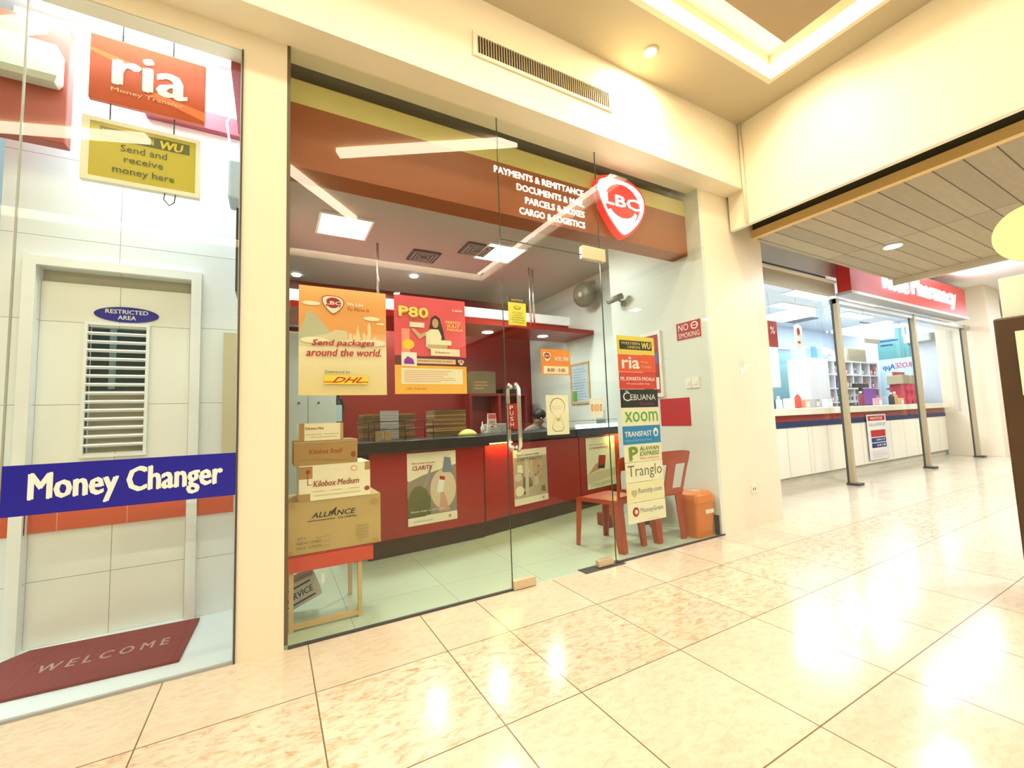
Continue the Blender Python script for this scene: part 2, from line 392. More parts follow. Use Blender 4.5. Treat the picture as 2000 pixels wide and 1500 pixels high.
def emblem(mb, cx, cy, w, h, fr, white, red, c=None, bold=.05):
    P = lambda s: [(cx+x*w*s, cy+y*h*s) for x, y in PICK]
    mb.flat(P(1), red, fr, c); c2 = None if c is None else c+.0006
    mb.flat(P(.93), white, fr, c2)
    mb.oval(cx+.01*w, cy+.06*h, w*.36, h*.34, red, fr, c=None if c is None else c+.0012)
    mb.text('LBC', cx-w*.34, cx+w*.36, cy-h*.0, cy+h*.19, white, fr, bold, c=None if c is None else c+.0018)
    arc = [(cx+w*.31*math.cos(R(a)), cy-.0*h+h*.29*math.sin(R(a))) for a in range(200, 345, 12)]+[(cx+w*.27*math.cos(R(a)), cy+.02*h+h*.215*math.sin(R(a))) for a in range(340, 199, -12)]
    mb.flat(arc, white, fr, None if c is None else c+.0018)
LITR = mat('lit_red', (.9, .03, .03), .4, emit=.5, noise=(0, 0))
mb = MB(); ex, ez, ew, eh = 2.925, 2.83, .55, .50
mb.prism([(ex+x*ew*1.0, ez+y*eh*1.03) for x, y in PICK], 0, .06, LITR, fr)
emblem(mb, ex, ez, ew, eh, fr, LIT, LITR, .0605)
mb.build('emblem', sign, label='glowing red and white shield emblem')

# canopy over the counter
can = thing('counter_canopy', (2.4, 2.6, 2.25), 'red slab canopy with round downlights hanging over the counter', 'canopy')
CANY = 2.26
mb = MB(); mb.prism([(.5, 2.1), (2.4, 2.2), (4.398, 2.26), (4.398, 2.86), (.5, 2.86)], 2.25, 2.31, RED, WORLD)
mb.box(.5, 4.398, 2.86, 2.95, 2.25, 2.5, RED).build('slab', can)
B(.5, 4.398, 2.82, 2.95, 2.5, 2.63, mat('light_band', (.85, .88, .84), .4, emit=.35)).build('white_band', can, label='pale white band above the red slab')
for x, y in ((3.36, 2.3), (3.44, 2.34), (1.37, 2.3)): MB().tube([(x, y, 2.31), (x, y, 3.1)], .013, STEEL, 10).build('suspension_rod', can)
DL = mat('downlight_lens', (1, 1, .95), .4, emit=12, noise=(0, 0))
for x, y in ((1.2, 2.62), (2.05, 2.62), (2.87, 2.62), (3.75, 2.62)):
    MB().lathe((x, y, 2.2465), [(.075, 0), (.075, .003)], DL, 20).build('downlight', can)
    area('canopy_downlight', (x, y, 2.24), .12, .12, 7, NEUT)
# ceiling panel lights
PANEL = mat('panel_diffuser', (.95, 1, 1), .4, emit=9, noise=(0, 0))
def ceiling_light(x, y, z, sx, sy, label, group=None):
    t = thing('ceiling_light', (x, y, z-.02), label, 'ceiling light', group)
    mb = MB(); f = .02
    for a in ((x-sx/2-f, x+sx/2+f, y-sy/2-f, y-sy/2), (x-sx/2-f, x+sx/2+f, y+sy/2, y+sy/2+f), (x-sx/2-f, x-sx/2, y-sy/2, y+sy/2), (x+sx/2, x+sx/2+f, y-sy/2, y+sy/2)):
        mb.box(a[0], a[1], a[2], a[3], z-.02, z, WHITE)
    mb.build('frame', t); B(x-sx/2, x+sx/2, y-sy/2, y+sy/2, z-.012, z-.002, PANEL).build('diffuser', t)
    return t
ceiling_light(.98, 2.0, 3.1, .46, .46, 'square lit ceiling panel inside the shop behind the left posters')
ceiling_light(2.75, 1.98, 3.1, .46, .46, 'square lit ceiling panel inside the shop above the glass door')
for x, y, l in ((.62, 3.75, 'tiny round downlight in the shop ceiling at far left'), (2.05, 3.2, 'tiny round downlight in the shop ceiling above the pink poster')):
    solo(MB().lathe((x, y, 3.085), [(.05, 0), (.05, .015)], DL, 16), 'ceiling_downlight', l, 'ceiling light')
for x, y, l in ((1.95, 2.45, 'dark square ceiling air vent left of the lit panel'), (2.45, 2.0, 'dark square ceiling air vent beside the lit panel over the door')):
    mb = B(x-.17, x+.17, y-.17, y+.17, 3.085, 3.1, DGREY)
    for i in range(3): q = .14-.04*i; mb.box(x-q, x+q, y-q, y-q+.015, 3.08, 3.086, GREY).box(x-q, x+q, y+q-.015, y+q, 3.08, 3.086, GREY).box(x-q, x-q+.015, y-q, y+q, 3.08, 3.086, GREY).box(x+q-.015, x+q, y-q, y+q, 3.08, 3.086, GREY)
    solo(mb, 'ceiling_vent', l, 'air vent')

# ------------------------------------------------------------ counter (two straight runs)
A0 = V((1.036, 1.139, 0)); A1 = V((2.046, 1.221, 0)); B0 = V((2.0, 1.215, 0)); B1 = V((3.625, 1.617, 0))
fa = Fr(A0, A1-A0); fb = Fr(B0, B1-B0)     # c = towards the customer
ctr = thing('service_counter', (2.2, 1.5, 0), 'long red service counter with black top and dark brown kick board', 'counter')
MB().box(0, 1.05, 0, .135, -.5, 0, BROWNK, fa).box(.0, 2.44, 0, .135, -.5, -.004, BROWNK, fb).build('kick_board', ctr)
MB().box(.0, 1.055, .135, .84, -.5, 0, RED, fa).build('front_panel', ctr, bevel=.004)
MB().box(.12, 1.55, .135, .84, -.5, 0, RED, fb).build('front_panel', ctr, bevel=.004)
MB().box(1.56, 2.44, .135, .84, -.5, -.001, RED, fb).build('front_panel', ctr, bevel=.004)
MB().box(1.03, 1.12, .135, .84, -.4, -.03, DRED, fa).build('joint_strip', ctr)
MB().box(-.1, 1.1, .84, .935, -.55, .06, BLACK, fa).build('worktop', ctr, bevel=.006)
MB().box(.07, 2.44, .86, .935, -.55, .06, BLACK, fb).build('worktop', ctr, bevel=.006)
MB().box(-.1, .0, 0, .84, -.5, -.06, BLACK, fa).build('end_panel', ctr)
mb = MB().box(.2, 2.44, .935, 1.03, .035, .042, CLEAR, fb)
mb.build('glass_screen', ctr)
MB().box(.2, 2.44, 1.028, 1.033, .034, .043, DGREY, fb).build('screen_edge', ctr)
MB().box(1.45, 2.43, .937, .985, .045, .05, mat('led_edge', (.75, .95, 1), .4, emit=2.2, noise=(0, 0)), fb).build('light_strip', ctr, label='bright cyan white light strip')
MB().box(1.45, 2.44, .845, .935, .061, .066, mat('navy', (.01, .015, .04), .2), fb).build('navy_edge', ctr, label='navy blue edge')
LEDY = mat('led_yellow', (1, .85, .2), .4, emit=4, noise=(0, 0))
MB().box(.16, .46, .848, .858, .01, .03, LEDY, fb).build('led_strip', ctr)
MB().box(2.1, 2.44, .848, .858, .01, .03, LEDY, fb).build('led_strip', ctr)
for s0 in (.3, 2.27):
    p = fb(s0, .845, .03); area('counter_led', p, .3, .02, 1.6, (1, .8, .15), (0, 0, fb.u.to_2d().angle_signed(V((1, 0))) if False else math.atan2(fb.u.y, fb.u.x)))

def poster(name, label, cat, fr, w, h, bg, draw, group=None, th=.002):
    """base sheet 0..w x 0..h in frame fr, layers of print in front"""
    mb = MB(); mb.box(0, w, 0, h, -th, 0, bg, fr)
    if draw: draw(mb, fr, w, h)
    return solo(mb, name, label, cat, group)
def P(n, *c): return mat('ink_'+n, c, .5)
TEAL = P('teal', .1, .3, .3); IRED = P('red', .42, .012, .01); IBRN = P('brown', .35, .05, .01); IGRN = P('green', .1, .4, .05); IGREY = P('grey', .3, .3, .3)
ILG = P('lightgrey', .6, .6, .56); IOR = P('orange', .85, .28, .04); IBLK = P('black', .015, .015, .015); IPINK = P('pink', .8, .1, .14); ISKIN = P('skin', .6, .35, .22)
ICYAN = P('cyan', .02, .25, .6); IDBL = P('navy', .01, .03, .15); ITAN = P('tan', .6, .45, .25); IOL = P('olive', .12, .13, .04)

# posters on the counter
def d_clarity(mb, fr, w, h):
    mb.flat([(0, h*.62), (w*.35, h*.5), (w*.35, h*.1), (0, h*.1)], P('dbrown', .07, .04, .02), fr)
    mb.flat([(0, h*.6), (w*.3, h*.68), (w, h*.8), (w, h*.12), (0, h*.12)], P('warmgrey', .3, .25, .18), fr)
    mb.oval(w*.72, h*.46, w*.27, h*.28, P('pale', .7, .6, .42), fr)
    mb.oval(w*.22, h*.3, w*.215, h*.24, IOL, fr); mb.rect(0, w*.45, h*.12, h*.38, IOL, fr)
    mb.flat([(w*.3, h*.5), (w*.36, h*.5), (w*.5, h*.8), (w*.45, h*.8)], IGREY, fr)
    mb.flat([(w*.58, h*.42), (w*.7, h*.4), (w*.76, h*.62), (w*.64, h*.64)], PAPER, fr)
    mb.flat([(w*.64, h*.6), (w*.75, h*.58), (w*.76, h*.63), (w*.65, h*.65)], IRED, fr)
    mb.flat([(w*.7, h*.7), (w*.92, h*.68), (w*.88, h*.9), (w*.75, h*.92)], P('blueg', .2, .25, .35), fr)
    mb.flat([(w*.62, h*.14), (w*.85, h*.14), (w*.74, h*.4), (w*.66, h*.42)], ISKIN, fr)
    mb.text('Each move a success', w*.1, w*.55, h*.845, h*.87, IBRN, fr); mb.text('CLARITY', w*.1, w*.5, h*.76, h*.82, IRED, fr, slant=.2)
    mb.text('Every step is covered', w*.06, w*.72, h*.17, h*.2, PAPER, fr, slant=.2)
    mb.rect(0, w, 0, h*.11, PCREAM, fr); mb.lines(w*.1, w*.7, h*.04, h*.08, 1, ILG, fr); emblem(mb, w*.84, h*.055, w*.07, h*.06, fr, PAPER, IRED)
poster('counter_poster', 'cream poster of a hand holding a phone, on the left part of the red counter', 'poster', Fr(fa(.316, .215, .004), fa.u), .455, .605, PCREAM, d_clarity)
def d_people(mb, fr, w, h):
    mb.rect(0, w, h*.12, h*.86, P('beige2', .5, .42, .27), fr)
    r = random.Random(3)
    for i in range(26):
        x = r.uniform(.02, .8)*w; y = r.uniform(.14, .7)*h; a = r.uniform(.06, .16)*w; b = r.uniform(.06, .2)*h
        mb.flat([(x, y), (min(w, x+a), y+r.uniform(-.02, .02)), (min(w, x+a*.9), y+b*.8), (x+a*.1, y+b*.8)], r.choice([P('b3', .65, .55, .38), ISKIN, P('b4', .25, .18, .1), IOL, PCREAM, ITAN]), fr, .0004+i*.00002)
    mb.lay = .002
    mb.rect(w*.32, w*.42, h*.14, h*.82, P('b3', .65, .55, .38), fr)
    mb.oval(w*.15, h*.25, w*.12, h*.09, PCREAM, fr); mb.oval(w*.13, h*.5, w*.11, h*.07, P('b5', .7, .6, .45), fr); mb.oval(w*.75, h*.6, w*.07, h*.05, ISKIN, fr)
    mb.text('CERTAINTY', w*.1, w*.85, h*.79, h*.84, IOL, fr); mb.text('Each move with', w*.1, w*.75, h*.88, h*.92, IOL, fr)
    mb.rect(0, w, 0, h*.11, PCREAM, fr); emblem(mb, w*.84, h*.055, w*.07, h*.06, fr, PAPER, IRED)
poster('counter_poster', 'beige crowded photo poster on the counter, right behind the door handle', 'poster', Fr(fb(.485, .21, .004), fb.u), .495, .555, PCREAM, d_people)
def d_phone(mb, fr, w, h):
    mb.flat([(w*.0, h*.1), (w, h*.2), (w, h*.35), (w*.0, h*.3)], P('b5', .7, .6, .45), fr)
    mb.flat([(w*.05, h*.3), (w*.45, h*.36), (w*.6, h*.5), (w*.3, h*.48)], ISKIN, fr)
    mb.flat([(w*.36, h*.38), (w*.6, h*.36), (w*.66, h*.62), (w*.42, h*.64)], IBLK, fr)
    mb.flat([(w*.38, h*.44), (w*.59, h*.43), (w*.64, h*.61), (w*.43, h*.625)], IRED, fr)
    mb.text('Send money', w*.1, w*.6, h*.84, h*.87, IBRN, fr); mb.text('CONVENIENCE', w*.1, w*.75, h*.77, h*.81, IRED, fr)
    mb.lines(w*.1, w*.9, h*.04, h*.12, 3, ILG, fr)
poster('counter_poster', 'pale poster of a red phone in a hand at the right end of the counter', 'poster', Fr(fb(1.68, .207, .004), fb.u), .6, .61, PCREAM, d_phone)

# ------------------------------------------------------------ posters on the glass (inside face)
YG = .012
GF = mat('poster_grad_orange', (.9, .45, .14), .5)
def gradient_mat(name, stops, axis='Z'):
    m = bpy.data.materials.new(name); m.use_nodes = True; nt = m.node_tree; b = nt.nodes['Principled BSDF']; b.inputs['Roughness'].default_value = .5
    tc = nt.nodes.new('ShaderNodeTexCoord'); sp = nt.nodes.new('ShaderNodeSeparateXYZ'); nt.links.new(tc.outputs['Generated'], sp.inputs[0])
    cr = nt.nodes.new('ShaderNodeValToRGB'); nt.links.new(sp.outputs['XYZ'.index(axis)], cr.inputs[0]); e = cr.color_ramp.elements
    e[0].position, e[0].color = stops[0][0], tuple(stops[0][1])+(1,); e[1].position, e[1].color = stops[-1][0], tuple(stops[-1][1])+(1,)
    for p, c in stops[1:-1]: x = e.new(p); x.color = tuple(c)+(1,)
    nt.links.new(cr.outputs[0], b.inputs['Base Color']); return m
P1BG = gradient_mat('printed_sunset', [(0, (.82, .66, .32)), (.25, (.85, .74, .45)), (.42, (.92, .82, .6)), (.6, (.85, .38, .12)), (.85, (.88, .42, .12)), (1, (.9, .55, .22))])
def d_send(mb, fr, w, h):
    hill = P('hill', .55, .55, .38); cloud = P('cloud', .92, .85, .66); pale = P('paleor', .95, .72, .42)
    mb.flat([(0, h*.55), (w*.1, h*.78), (w*.2, h*.72), (w*.34, h*.58), (w*.5, h*.48), (0, h*.45)], hill, fr)
    mb.flat([(w*.53, h*.46), (w*.53, h*.6), (w*.4, h*.61), (w*.33, h*.57), (w*.22, h*.55), (w*.1, h*.52), (0, h*.5), (0, h*.44)], P('hill2', .75, .68, .45), fr)
    mb.flat([(w*.62, h*.5), (w*.655, h*.68), (w*.69, h*.5)], pale, fr); mb.rect(w*.77, w*.81, h*.5, h*.66, pale, fr); mb.flat([(w*.77, h*.66), (w*.79, h*.7), (w*.81, h*.66)], pale, fr)
    for x, s in ((.55, .06), (.6, .05), (.71, .07), (.75, .05), (.84, .04)): mb.rect(w*x, w*(x+.035), h*.5, h*(.52+s), pale, fr)
    for x, y, s in ((.13, .84, .1), (.82, .735, .1), (.93, .69, .05), (.17, .5, .15), (.83, .5, .16), (.6, .49, .14)): mb.oval(w*x, h*y, w*s, h*s*.2, cloud, fr)
    emblem(mb, w*.37, h*.84, w*.25, h*.17, fr, PAPER, IRED)
    mb.text('We Like', w*.53, w*.72, h*.845, h*.875, PAPER, fr, slant=.2); mb.text('To Move It', w*.53, w*.79, h*.795, h*.825, IBRN, fr, slant=.2)
    mb.text('Send packages', w*.14, w*.85, h*.435, h*.505, IRED, fr, .035, .2, skew=.012); mb.text('around the world.', w*.08, w*.93, h*.35, h*.42, IRED, fr, .035, .2, skew=.012)
    mb.text('Delivered by', w*.28, w*.56, h*.195, h*.225, IOL, fr)
    mb.rect(w*.27, w*.77, h*.1, h*.18, P('dhl', .9, .62, .03), fr); mb.text('DHL', w*.36, w*.7, h*.115, h*.165, IRED, fr, .06, .5); mb.rect(w*.27, w*.36, h*.117, h*.125, IRED, fr); mb.rect(w*.7, w*.77, h*.117, h*.125, IRED, fr)
poster('window_poster', 'large orange poster about sending packages, leftmost on the shop window', 'poster', FF(.474, 1.247, YG), .454, .591, P1BG, d_send)
def d_80(mb, fr, w, h):
    mb.rect(0, w, 0, h*.3, P('amber', .92, .5, .08), fr); mb.rect(0, w, h*.29, h*.385, P('maroon', .14, .03, .03), fr)
    mb.rect(w*.08, w*.94, h*.1, h*.26, PCREAM, fr); mb.lines(w*.12, w*.88, h*.12, h*.25, 7, P('redtxt', .75, .35, .25), fr, .35)
    mb.rect(w*.25, w*.84, h*.31, h*.36, P('cream2', .8, .6, .4), fr); mb.text('ONWARDS FOR EVERY JOURNEY', w*.3, w*.8, h*.325, h*.345, IBRN, fr)
    mb.rect(w*.085, w*.29, h*.28, h*.42, PAPER, fr); mb.flat([(w*.12, h*.3), (w*.26, h*.3), (w*.24, h*.35), (w*.17, h*.38), (w*.12, h*.34)], P('purple', .3, .02, .4), fr)
    mb.rect(w*.09, w*.2, h*.42, h*.66, P('pinkl', .9, .35, .25), fr); mb.oval(w*.18, h*.5, w*.08, h*.05, P('gold', .95, .65, .05), fr)
    # woman behind a pile of parcels
    HAIR = P('hair', .04, .015, .01)
    mb.flat([(w*.47, h*.68), (w*.5, h*.79), (w*.56, h*.82), (w*.62, h*.79), (w*.67, h*.65), (w*.69, h*.55), (w*.62, h*.56), (w*.5, h*.66)], HAIR, fr)
    mb.flat([(w*.42, h*.63), (w*.49, h*.67), (w*.6, h*.67), (w*.64, h*.6), (w*.62, h*.48), (w*.42, h*.48)], PCREAM, fr)
    mb.flat([(w*.25, h*.67), (w*.22, h*.66), (w*.33, h*.56), (w*.42, h*.6), (w*.42, h*.64), (w*.35, h*.61)], ITAN, fr)
    mb.oval(w*.555, h*.735, w*.045, h*.05, ISKIN, fr)
    mb.rect(w*.2, w*.4, h*.68, h*.73, PCREAM, fr); mb.rect(w*.46, w*.78, h*.51, h*.56, PCREAM, fr); mb.rect(w*.44, w*.72, h*.46, h*.51, ITAN, fr); mb.rect(w*.48, w*.9, h*.395, h*.47, PCREAM, fr); mb.text('Kilobox', w*.55, w*.75, h*.42, h*.44, IRED, fr)
    G2 = P('gold2', .95, .7, .15)
    mb.text('P80', w*.07, w*.46, h*.775, h*.875, P('goldd', .6, .25, .02), fr, .08); mb.text('P80', w*.06, w*.45, h*.785, h*.885, G2, fr, .05); mb.rect(w*.05, w*.18, h*.84, h*.85, G2, fr)
    mb.text('PRESYO', w*.7, w*.92, h*.74, h*.77, G2, fr); mb.text('SULIT', w*.72, w*.9, h*.7, h*.73, G2, fr); mb.text('PADALA', w*.72, w*.95, h*.665, h*.69, G2, fr)
    mb.text('Lipat', w*.8, w*.95, h*.87, h*.9, PAPER, fr, slant=.3); emblem(mb, w*.91, h*.33, w*.09, h*.06, fr, PAPER, IRED); mb.text('LBC Express', w*.14, w*.4, h*.04, h*.06, IBRN, fr)
poster('window_poster', 'pink and yellow promotion poster with a woman holding boxes, on the shop window', 'poster', FF(.975, 1.252, YG), .45, .59, IPINK, d_80)
def d_notice(mb, fr, w, h):
    mb.rect(0, w, h*.8, h, IBLK, fr); mb.text('NOTICE', w*.2, w*.82, h*.86, h*.93, YEL, fr)
    mb.oval(w*.5, h*.63, w*.2, h*.07, IOL, fr); mb.oval(w*.5, h*.64, w*.16, h*.05, YEL, fr)
    for i, (s, a) in enumerate((('CCTV CAMERAS', .2), ('IN OPERATION', .25), ('THESE PREMISES', .15), ('ARE UNDER 24 HR', .12), ('SURVEILLANCE', .2))): mb.text(s, w*a, w*(1-a), h*(.42-.085*i), h*(.46-.085*i), IOL, fr)
poster('notice_sticker', 'small yellow and black notice sticker high on the glass door', 'sticker', FF(1.743, 1.718, YG), .14, .196, P('noticey', .9, .78, .04), d_notice)
def d_open(mb, fr, w, h):
    mb.rect(w*.08, w*.92, h*.05, h*.34, PCREAM, fr); emblem(mb, w*.2, h*.7, w*.3, h*.4, fr, PCREAM, IRED); mb.text("WE'RE OPEN", w*.45, w*.93, h*.55, h*.72, PAPER, fr, slant=.15); mb.text('8:00 - 5:00', w*.2, w*.8, h*.12, h*.26, IBRN, fr)
poster('open_sign', 'orange open sign with a shield emblem stuck on the glass door', 'sign', FF(1.99, 1.383, YG), .253, .183, IOR, d_open)
def d_key(mb, fr, w, h):
    pts = []
    for i in range(20): a = R(-60+i*300/19); pts.append((w*.5+w*.33*math.cos(a+0), h*.7+h*.23*math.sin(a)))
    out = [(w*.5+w*.34*math.sin(R(d)), h*.7+h*.23*math.cos(R(d))) for d in range(-145, 146, 10)]
    out += [(w*.62, h*.46), (w*.78, h*.17), (w*.66, h*.08), (w*.34, h*.08), (w*.22, h*.17), (w*.38, h*.46)]
    mb.flat(out, IOL, fr); c = (w*.5, h*.45); mb.flat([(c[0]+(x-c[0])*.93, c[1]+(y-c[1])*.96) for x, y in out], PCREAM, fr)
    mb.text('SAFETY SEAL', w*.26, w*.74, h*.69, h*.72, ILG, fr); mb.text('CERTIFIED', w*.3, w*.7, h*.64, h*.67, ILG, fr); mb.rect(w*.42, w*.6, h*.34, h*.42, ITAN, fr)
poster('keyhole_sticker', 'tall white sticker with a black keyhole outline on the glass door', 'sticker', FF(2.017, .962, YG), .19, .278, PCREAM, d_key)
def d_badge(mb, fr, w, h):
    mb.rect(w*.1, w*.9, h*.35, h*.7, IOR, fr); mb.oval(w*.5, h*.52, w*.3, h*.25, PAPER, fr); mb.oval(w*.5, h*.52, w*.25, h*.2, P('orl', .85, .5, .3), fr); mb.oval(w*.5, h*.52, w*.1, h*.09, ILG, fr)
poster('badge_sticker', 'small square white sticker with an orange round seal at the door edge', 'sticker', FF(2.403, 1.069, YG), .127, .144, PAPER, d_badge)
def d_push(mb, fr, w, h):
    for i, ch in enumerate('PUSH'): mb.text(ch, w*.3, w*.62, h*(.76-.22*i), h*(.92-.22*i), PAPER, fr)
    mb.rect(w*.08, w*.11, h*.04, h*.96, PAPER, fr)
poster('push_sticker', 'narrow red PUSH sticker beside the door handle', 'sticker', FF(1.702, 1.017, YG), .082, .168, IRED, d_push)

# stack of remittance stickers
SX, SW = 2.712, .408
def stick(z0, z1, label, bg, draw, dx=0):
    poster('partner_sticker', label, 'sticker', FF(SX+dx, z0+.001, YG), SW, z1-z0-.002, bg, draw, 'money transfer stickers down the right pane')
def s(*_a): pass
def d_wu(mb, fr, w, h):
    mb.rect(w*.06, w*.93, h*.25, h*.75, IBLK, fr); mb.text('WESTERN', w*.1, w*.6, h*.53, h*.67, YEL, fr); mb.text('UNION', w*.27, w*.6, h*.32, h*.46, YEL, fr); mb.text('WU', w*.65, w*.9, h*.34, h*.68, YEL, fr, .06, .15)
stick(1.562, 1.71, 'yellow and black sticker, topmost of the sticker column', YEL, d_wu, -.007)
def d_ria(mb, fr, w, h):
    mb.text('ria', w*.1, w*.55, h*.2, h*.85, PAPER, fr, .05); mb.text('Money', w*.6, w*.8, h*.5, h*.65, P('orl', .85, .5, .3), fr); mb.text('Transfer', w*.6, w*.88, h*.25, h*.4, P('orl', .85, .5, .3), fr)
stick(1.42, 1.561, 'orange red sticker with big white lower-case letters, second in the column', P('riared', .8, .1, .02), d_ria, -.005)
def d_ml(mb, fr, w, h):
    mb.text('ML KWARTA PADALA', w*.04, w*.95, h*.5, h*.72, PAPER, fr, .03); mb.text('The pera padala shop', w*.18, w*.8, h*.25, h*.36, PAPER, fr)
stick(1.284, 1.419, 'red sticker with one white line of capitals under the orange red one', P('mlred', .68, .05, .02), d_ml, -.004)
def d_ceb(mb, fr, w, h):
    mb.text('C', w*.06, w*.24, h*.35, h*.85, PAPER, fr, .0); mb.text('EBUANA', w*.25, w*.93, h*.4, h*.72, PAPER, fr, .0); mb.rect(w*.12, w*.2, h*.88, h*.92, PAPER, fr); mb.text('Lhuillier', w*.5, w*.9, h*.12, h*.28, P('mar2', .3, .05, .08), fr)
stick(1.137, 1.283, 'black sticker with white serif capitals in the sticker column', IBLK, d_ceb)
stick(.995, 1.136, 'white sticker with bright green lower-case letters in the column', PCREAM, lambda mb, fr, w, h: mb.text('xoom', w*.08, w*.96, h*.2, h*.78, IGRN, fr, .02))
def d_tf(mb, fr, w, h):
    mb.text('TRANSFAST', w*.05, w*.76, h*.42, h*.7, PAPER, fr, .04); mb.text('Powering Global Money Transfer', w*.05, w*.75, h*.15, h*.26, P('lb', .4, .6, .8), fr); mb.oval(w*.87, h*.6, w*.07, h*.25, PAPER, fr); mb.oval(w*.87, h*.55, w*.035, h*.12, ICYAN, fr)
stick(.85, .994, 'bright blue sticker with white capitals in the column', ICYAN, d_tf, .002)
def d_pal(mb, fr, w, h):
    G = P('pgreen', .2, .3, .02)
    mb.text('P', w*.14, w*.34, h*.1, h*.85, G, fr, .1); mb.text('ALAWAN', w*.4, w*.93, h*.62, h*.86, G, fr, .05, .15); mb.text('EXPRESS', w*.4, w*.93, h*.32, h*.56, G, fr, .05, .15); mb.text('PERA PADALA', w*.4, w*.93, h*.12, h*.22, IOR, fr)
stick(.713, .849, 'white sticker with a large green P and olive capitals', PCREAM, d_pal, .004)
stick(.558, .712, 'white sticker with thin dark rounded lettering in the column', PCREAM, lambda mb, fr, w, h: mb.text('Tranglo', w*.06, w*.97, h*.12, h*.85, IOL, fr, -.01), .006)
def d_rem(mb, fr, w, h):
    mb.text('Remitly.com', w*.3, w*.93, h*.35, h*.68, IGREY, fr, .03); mb.prism([(w*.12, h*.62), (w*.26, h*.62), (w*.26, h*.42), (w*.19, h*.25), (w*.12, h*.42)], 0, .001, ITAN, fr)
stick(.405, .557, 'pale yellow sticker with grey lettering, second from bottom of the column', P('paley', .86, .8, .48), d_rem, .008)
def d_mg(mb, fr, w, h):
    mb.oval(w*.2, h*.55, w*.085, h*.24, IRED, fr); mb.oval(w*.21, h*.55, w*.04, h*.11, PCREAM, fr); mb.text('MoneyGram', w*.32, w*.93, h*.4, h*.7, IGREY, fr); mb.lines(w*.5, w*.9, h*.08, h*.13, 1, ILG, fr)
stick(.25, .404, 'pale sticker with a red round swirl, bottom of the column', PCREAM, d_mg, .01)

# money changer band on the left glass
def d_mc(mb, fr, w, h):
    mb.text('Money Changer', w*.1, w*.93, h*.14, h*.82, PAPER, fr, .035)
poster('money_changer_band', 'blue band with large white words across the left glass', 'sign', FF(-.568, .772, -.0075), .772, .2, BLUE, d_mc)

# ------------------------------------------------------------ things on the right shop wall
def d_ns(mb, fr, w, h):
    mb.rect(w*.02, w*.98, h*.03, h*.97, IRED, fr); mb.text('NO', w*.1, w*.5, h*.52, h*.88, PAPER, fr, 0); mb.oval(w*.74, h*.7, w*.14, h*.2, PAPER, fr); mb.oval(w*.74, h*.7, w*.1, h*.14, IRED, fr); mb.rect(w*.64, w*.84, h*.68, h*.72, PAPER, fr); mb.text('SMOKING', w*.1, w*.92, h*.12, h*.4, PAPER, fr, .0)
poster('no_smoking_sign', 'red NO SMOKING sign on the white wall near the pillar', 'sign', FW(.342, 1.773, 3.797), .285, .178, PAPER, d_ns)
def d_rp(mb, fr, w, h):
    mb.lines(w*.3, w*.7, h*.15, h*.85, 9, P('dr3', .45, .03, .03), fr, .4)
poster('red_wall_poster', 'plain red poster low on the white shop wall above the chairs', 'poster', FW(.596, .956, 3.797), .355, .27, P('wred', .5, .02, .03), d_rp)
t = thing('notice_board', (3.79, .68, 1.25), 'white framed dark red notice board behind the top stickers', 'notice board')
B(3.78, 3.8, .535, .8, 1.25, 1.93, WHITE).build('frame', t)
fr = FW(.78, 1.29, 3.779); mb = MB().rect(0, .22, 0, .6, P('nbred', .35, .03, .04), fr, .001); mb.lay = .002
mb.rect(.12, .21, .3, .42, P('nbblue', .1, .15, .4), fr); mb.rect(.13, .21, .04, .16, PAPER, fr); mb.lines(.03, .19, .45, .57, 5, PAPER, fr, .2); mb.build('notice', t)
fr = FW(.27, 1.31, 3.8); t = thing('wall_switch', (3.79, .24, 1.31), 'white light switch plate on the wall below the smoking sign', 'switch')
mb = MB().box(0, .06, 0, .1, 0, .01, WHITE, fr).box(.07, .15, .0, .1, 0, .01, WHITE, fr); mb.build('plate', t); MB().box(.02, .04, .03, .07, .01, .016, PAPER, fr).build('rocker', t); MB().box(.09, .13, .03, .07, .01, .016, PAPER, fr).build('rocker', t)
# picture frame further back
t = thing('picture_frame', (4.39, 2.62, 1.26), 'brown framed pale blue notice hanging on the wall above the counter', 'picture')
fr = FW(2.85, 1.265, 4.4); w_, h_ = .45, .62
MB().box(0, w_, 0, .03, 0, .02, WOOD, fr).box(0, w_, h_-.03, h_, 0, .02, WOOD, fr).box(0, .03, .03, h_-.03, 0, .02, WOOD, fr).box(w_-.03, w_, .03, h_-.03, 0, .02, WOOD, fr).build('frame', t)
mb = MB().box(.03, w_-.03, .03, h_-.03, 0, .01, P('pblue', .5, .62, .72), fr); mb.lay = .0105
mb.lines(.06, .4, .06, .56, 12, P('pb2', .3, .42, .55), fr, .3); mb.rect(.04, .14, .04, .2, IGRN, fr); mb.build('print', t)
# cctv camera
t = thing('cctv_camera', (3.72, .95, 2.35), 'small grey security camera on the white shop wall', 'camera')
MB().lathe((3.8, 1.02, 2.33), [(.035, 0), (.035, .02)], GREY, 16, Fr((3.8, 1.02, 2.33), (0, 1, 0), (0, 0, 1), (-1, 0, 0))).build('base', t)
MB().tube([(3.79, 1.02, 2.33), (3.74, 1.03, 2.36), (3.72, 1.06, 2.39)], .012, GREY).build('bracket', t)
MB().tube([(3.74, .98, 2.4), (3.68, 1.14, 2.37)], .035, GREY, 14).tube([(3.68, 1.14, 2.37), (3.677, 1.148, 2.3685)], .03, BLACK, 14).build('body', t)
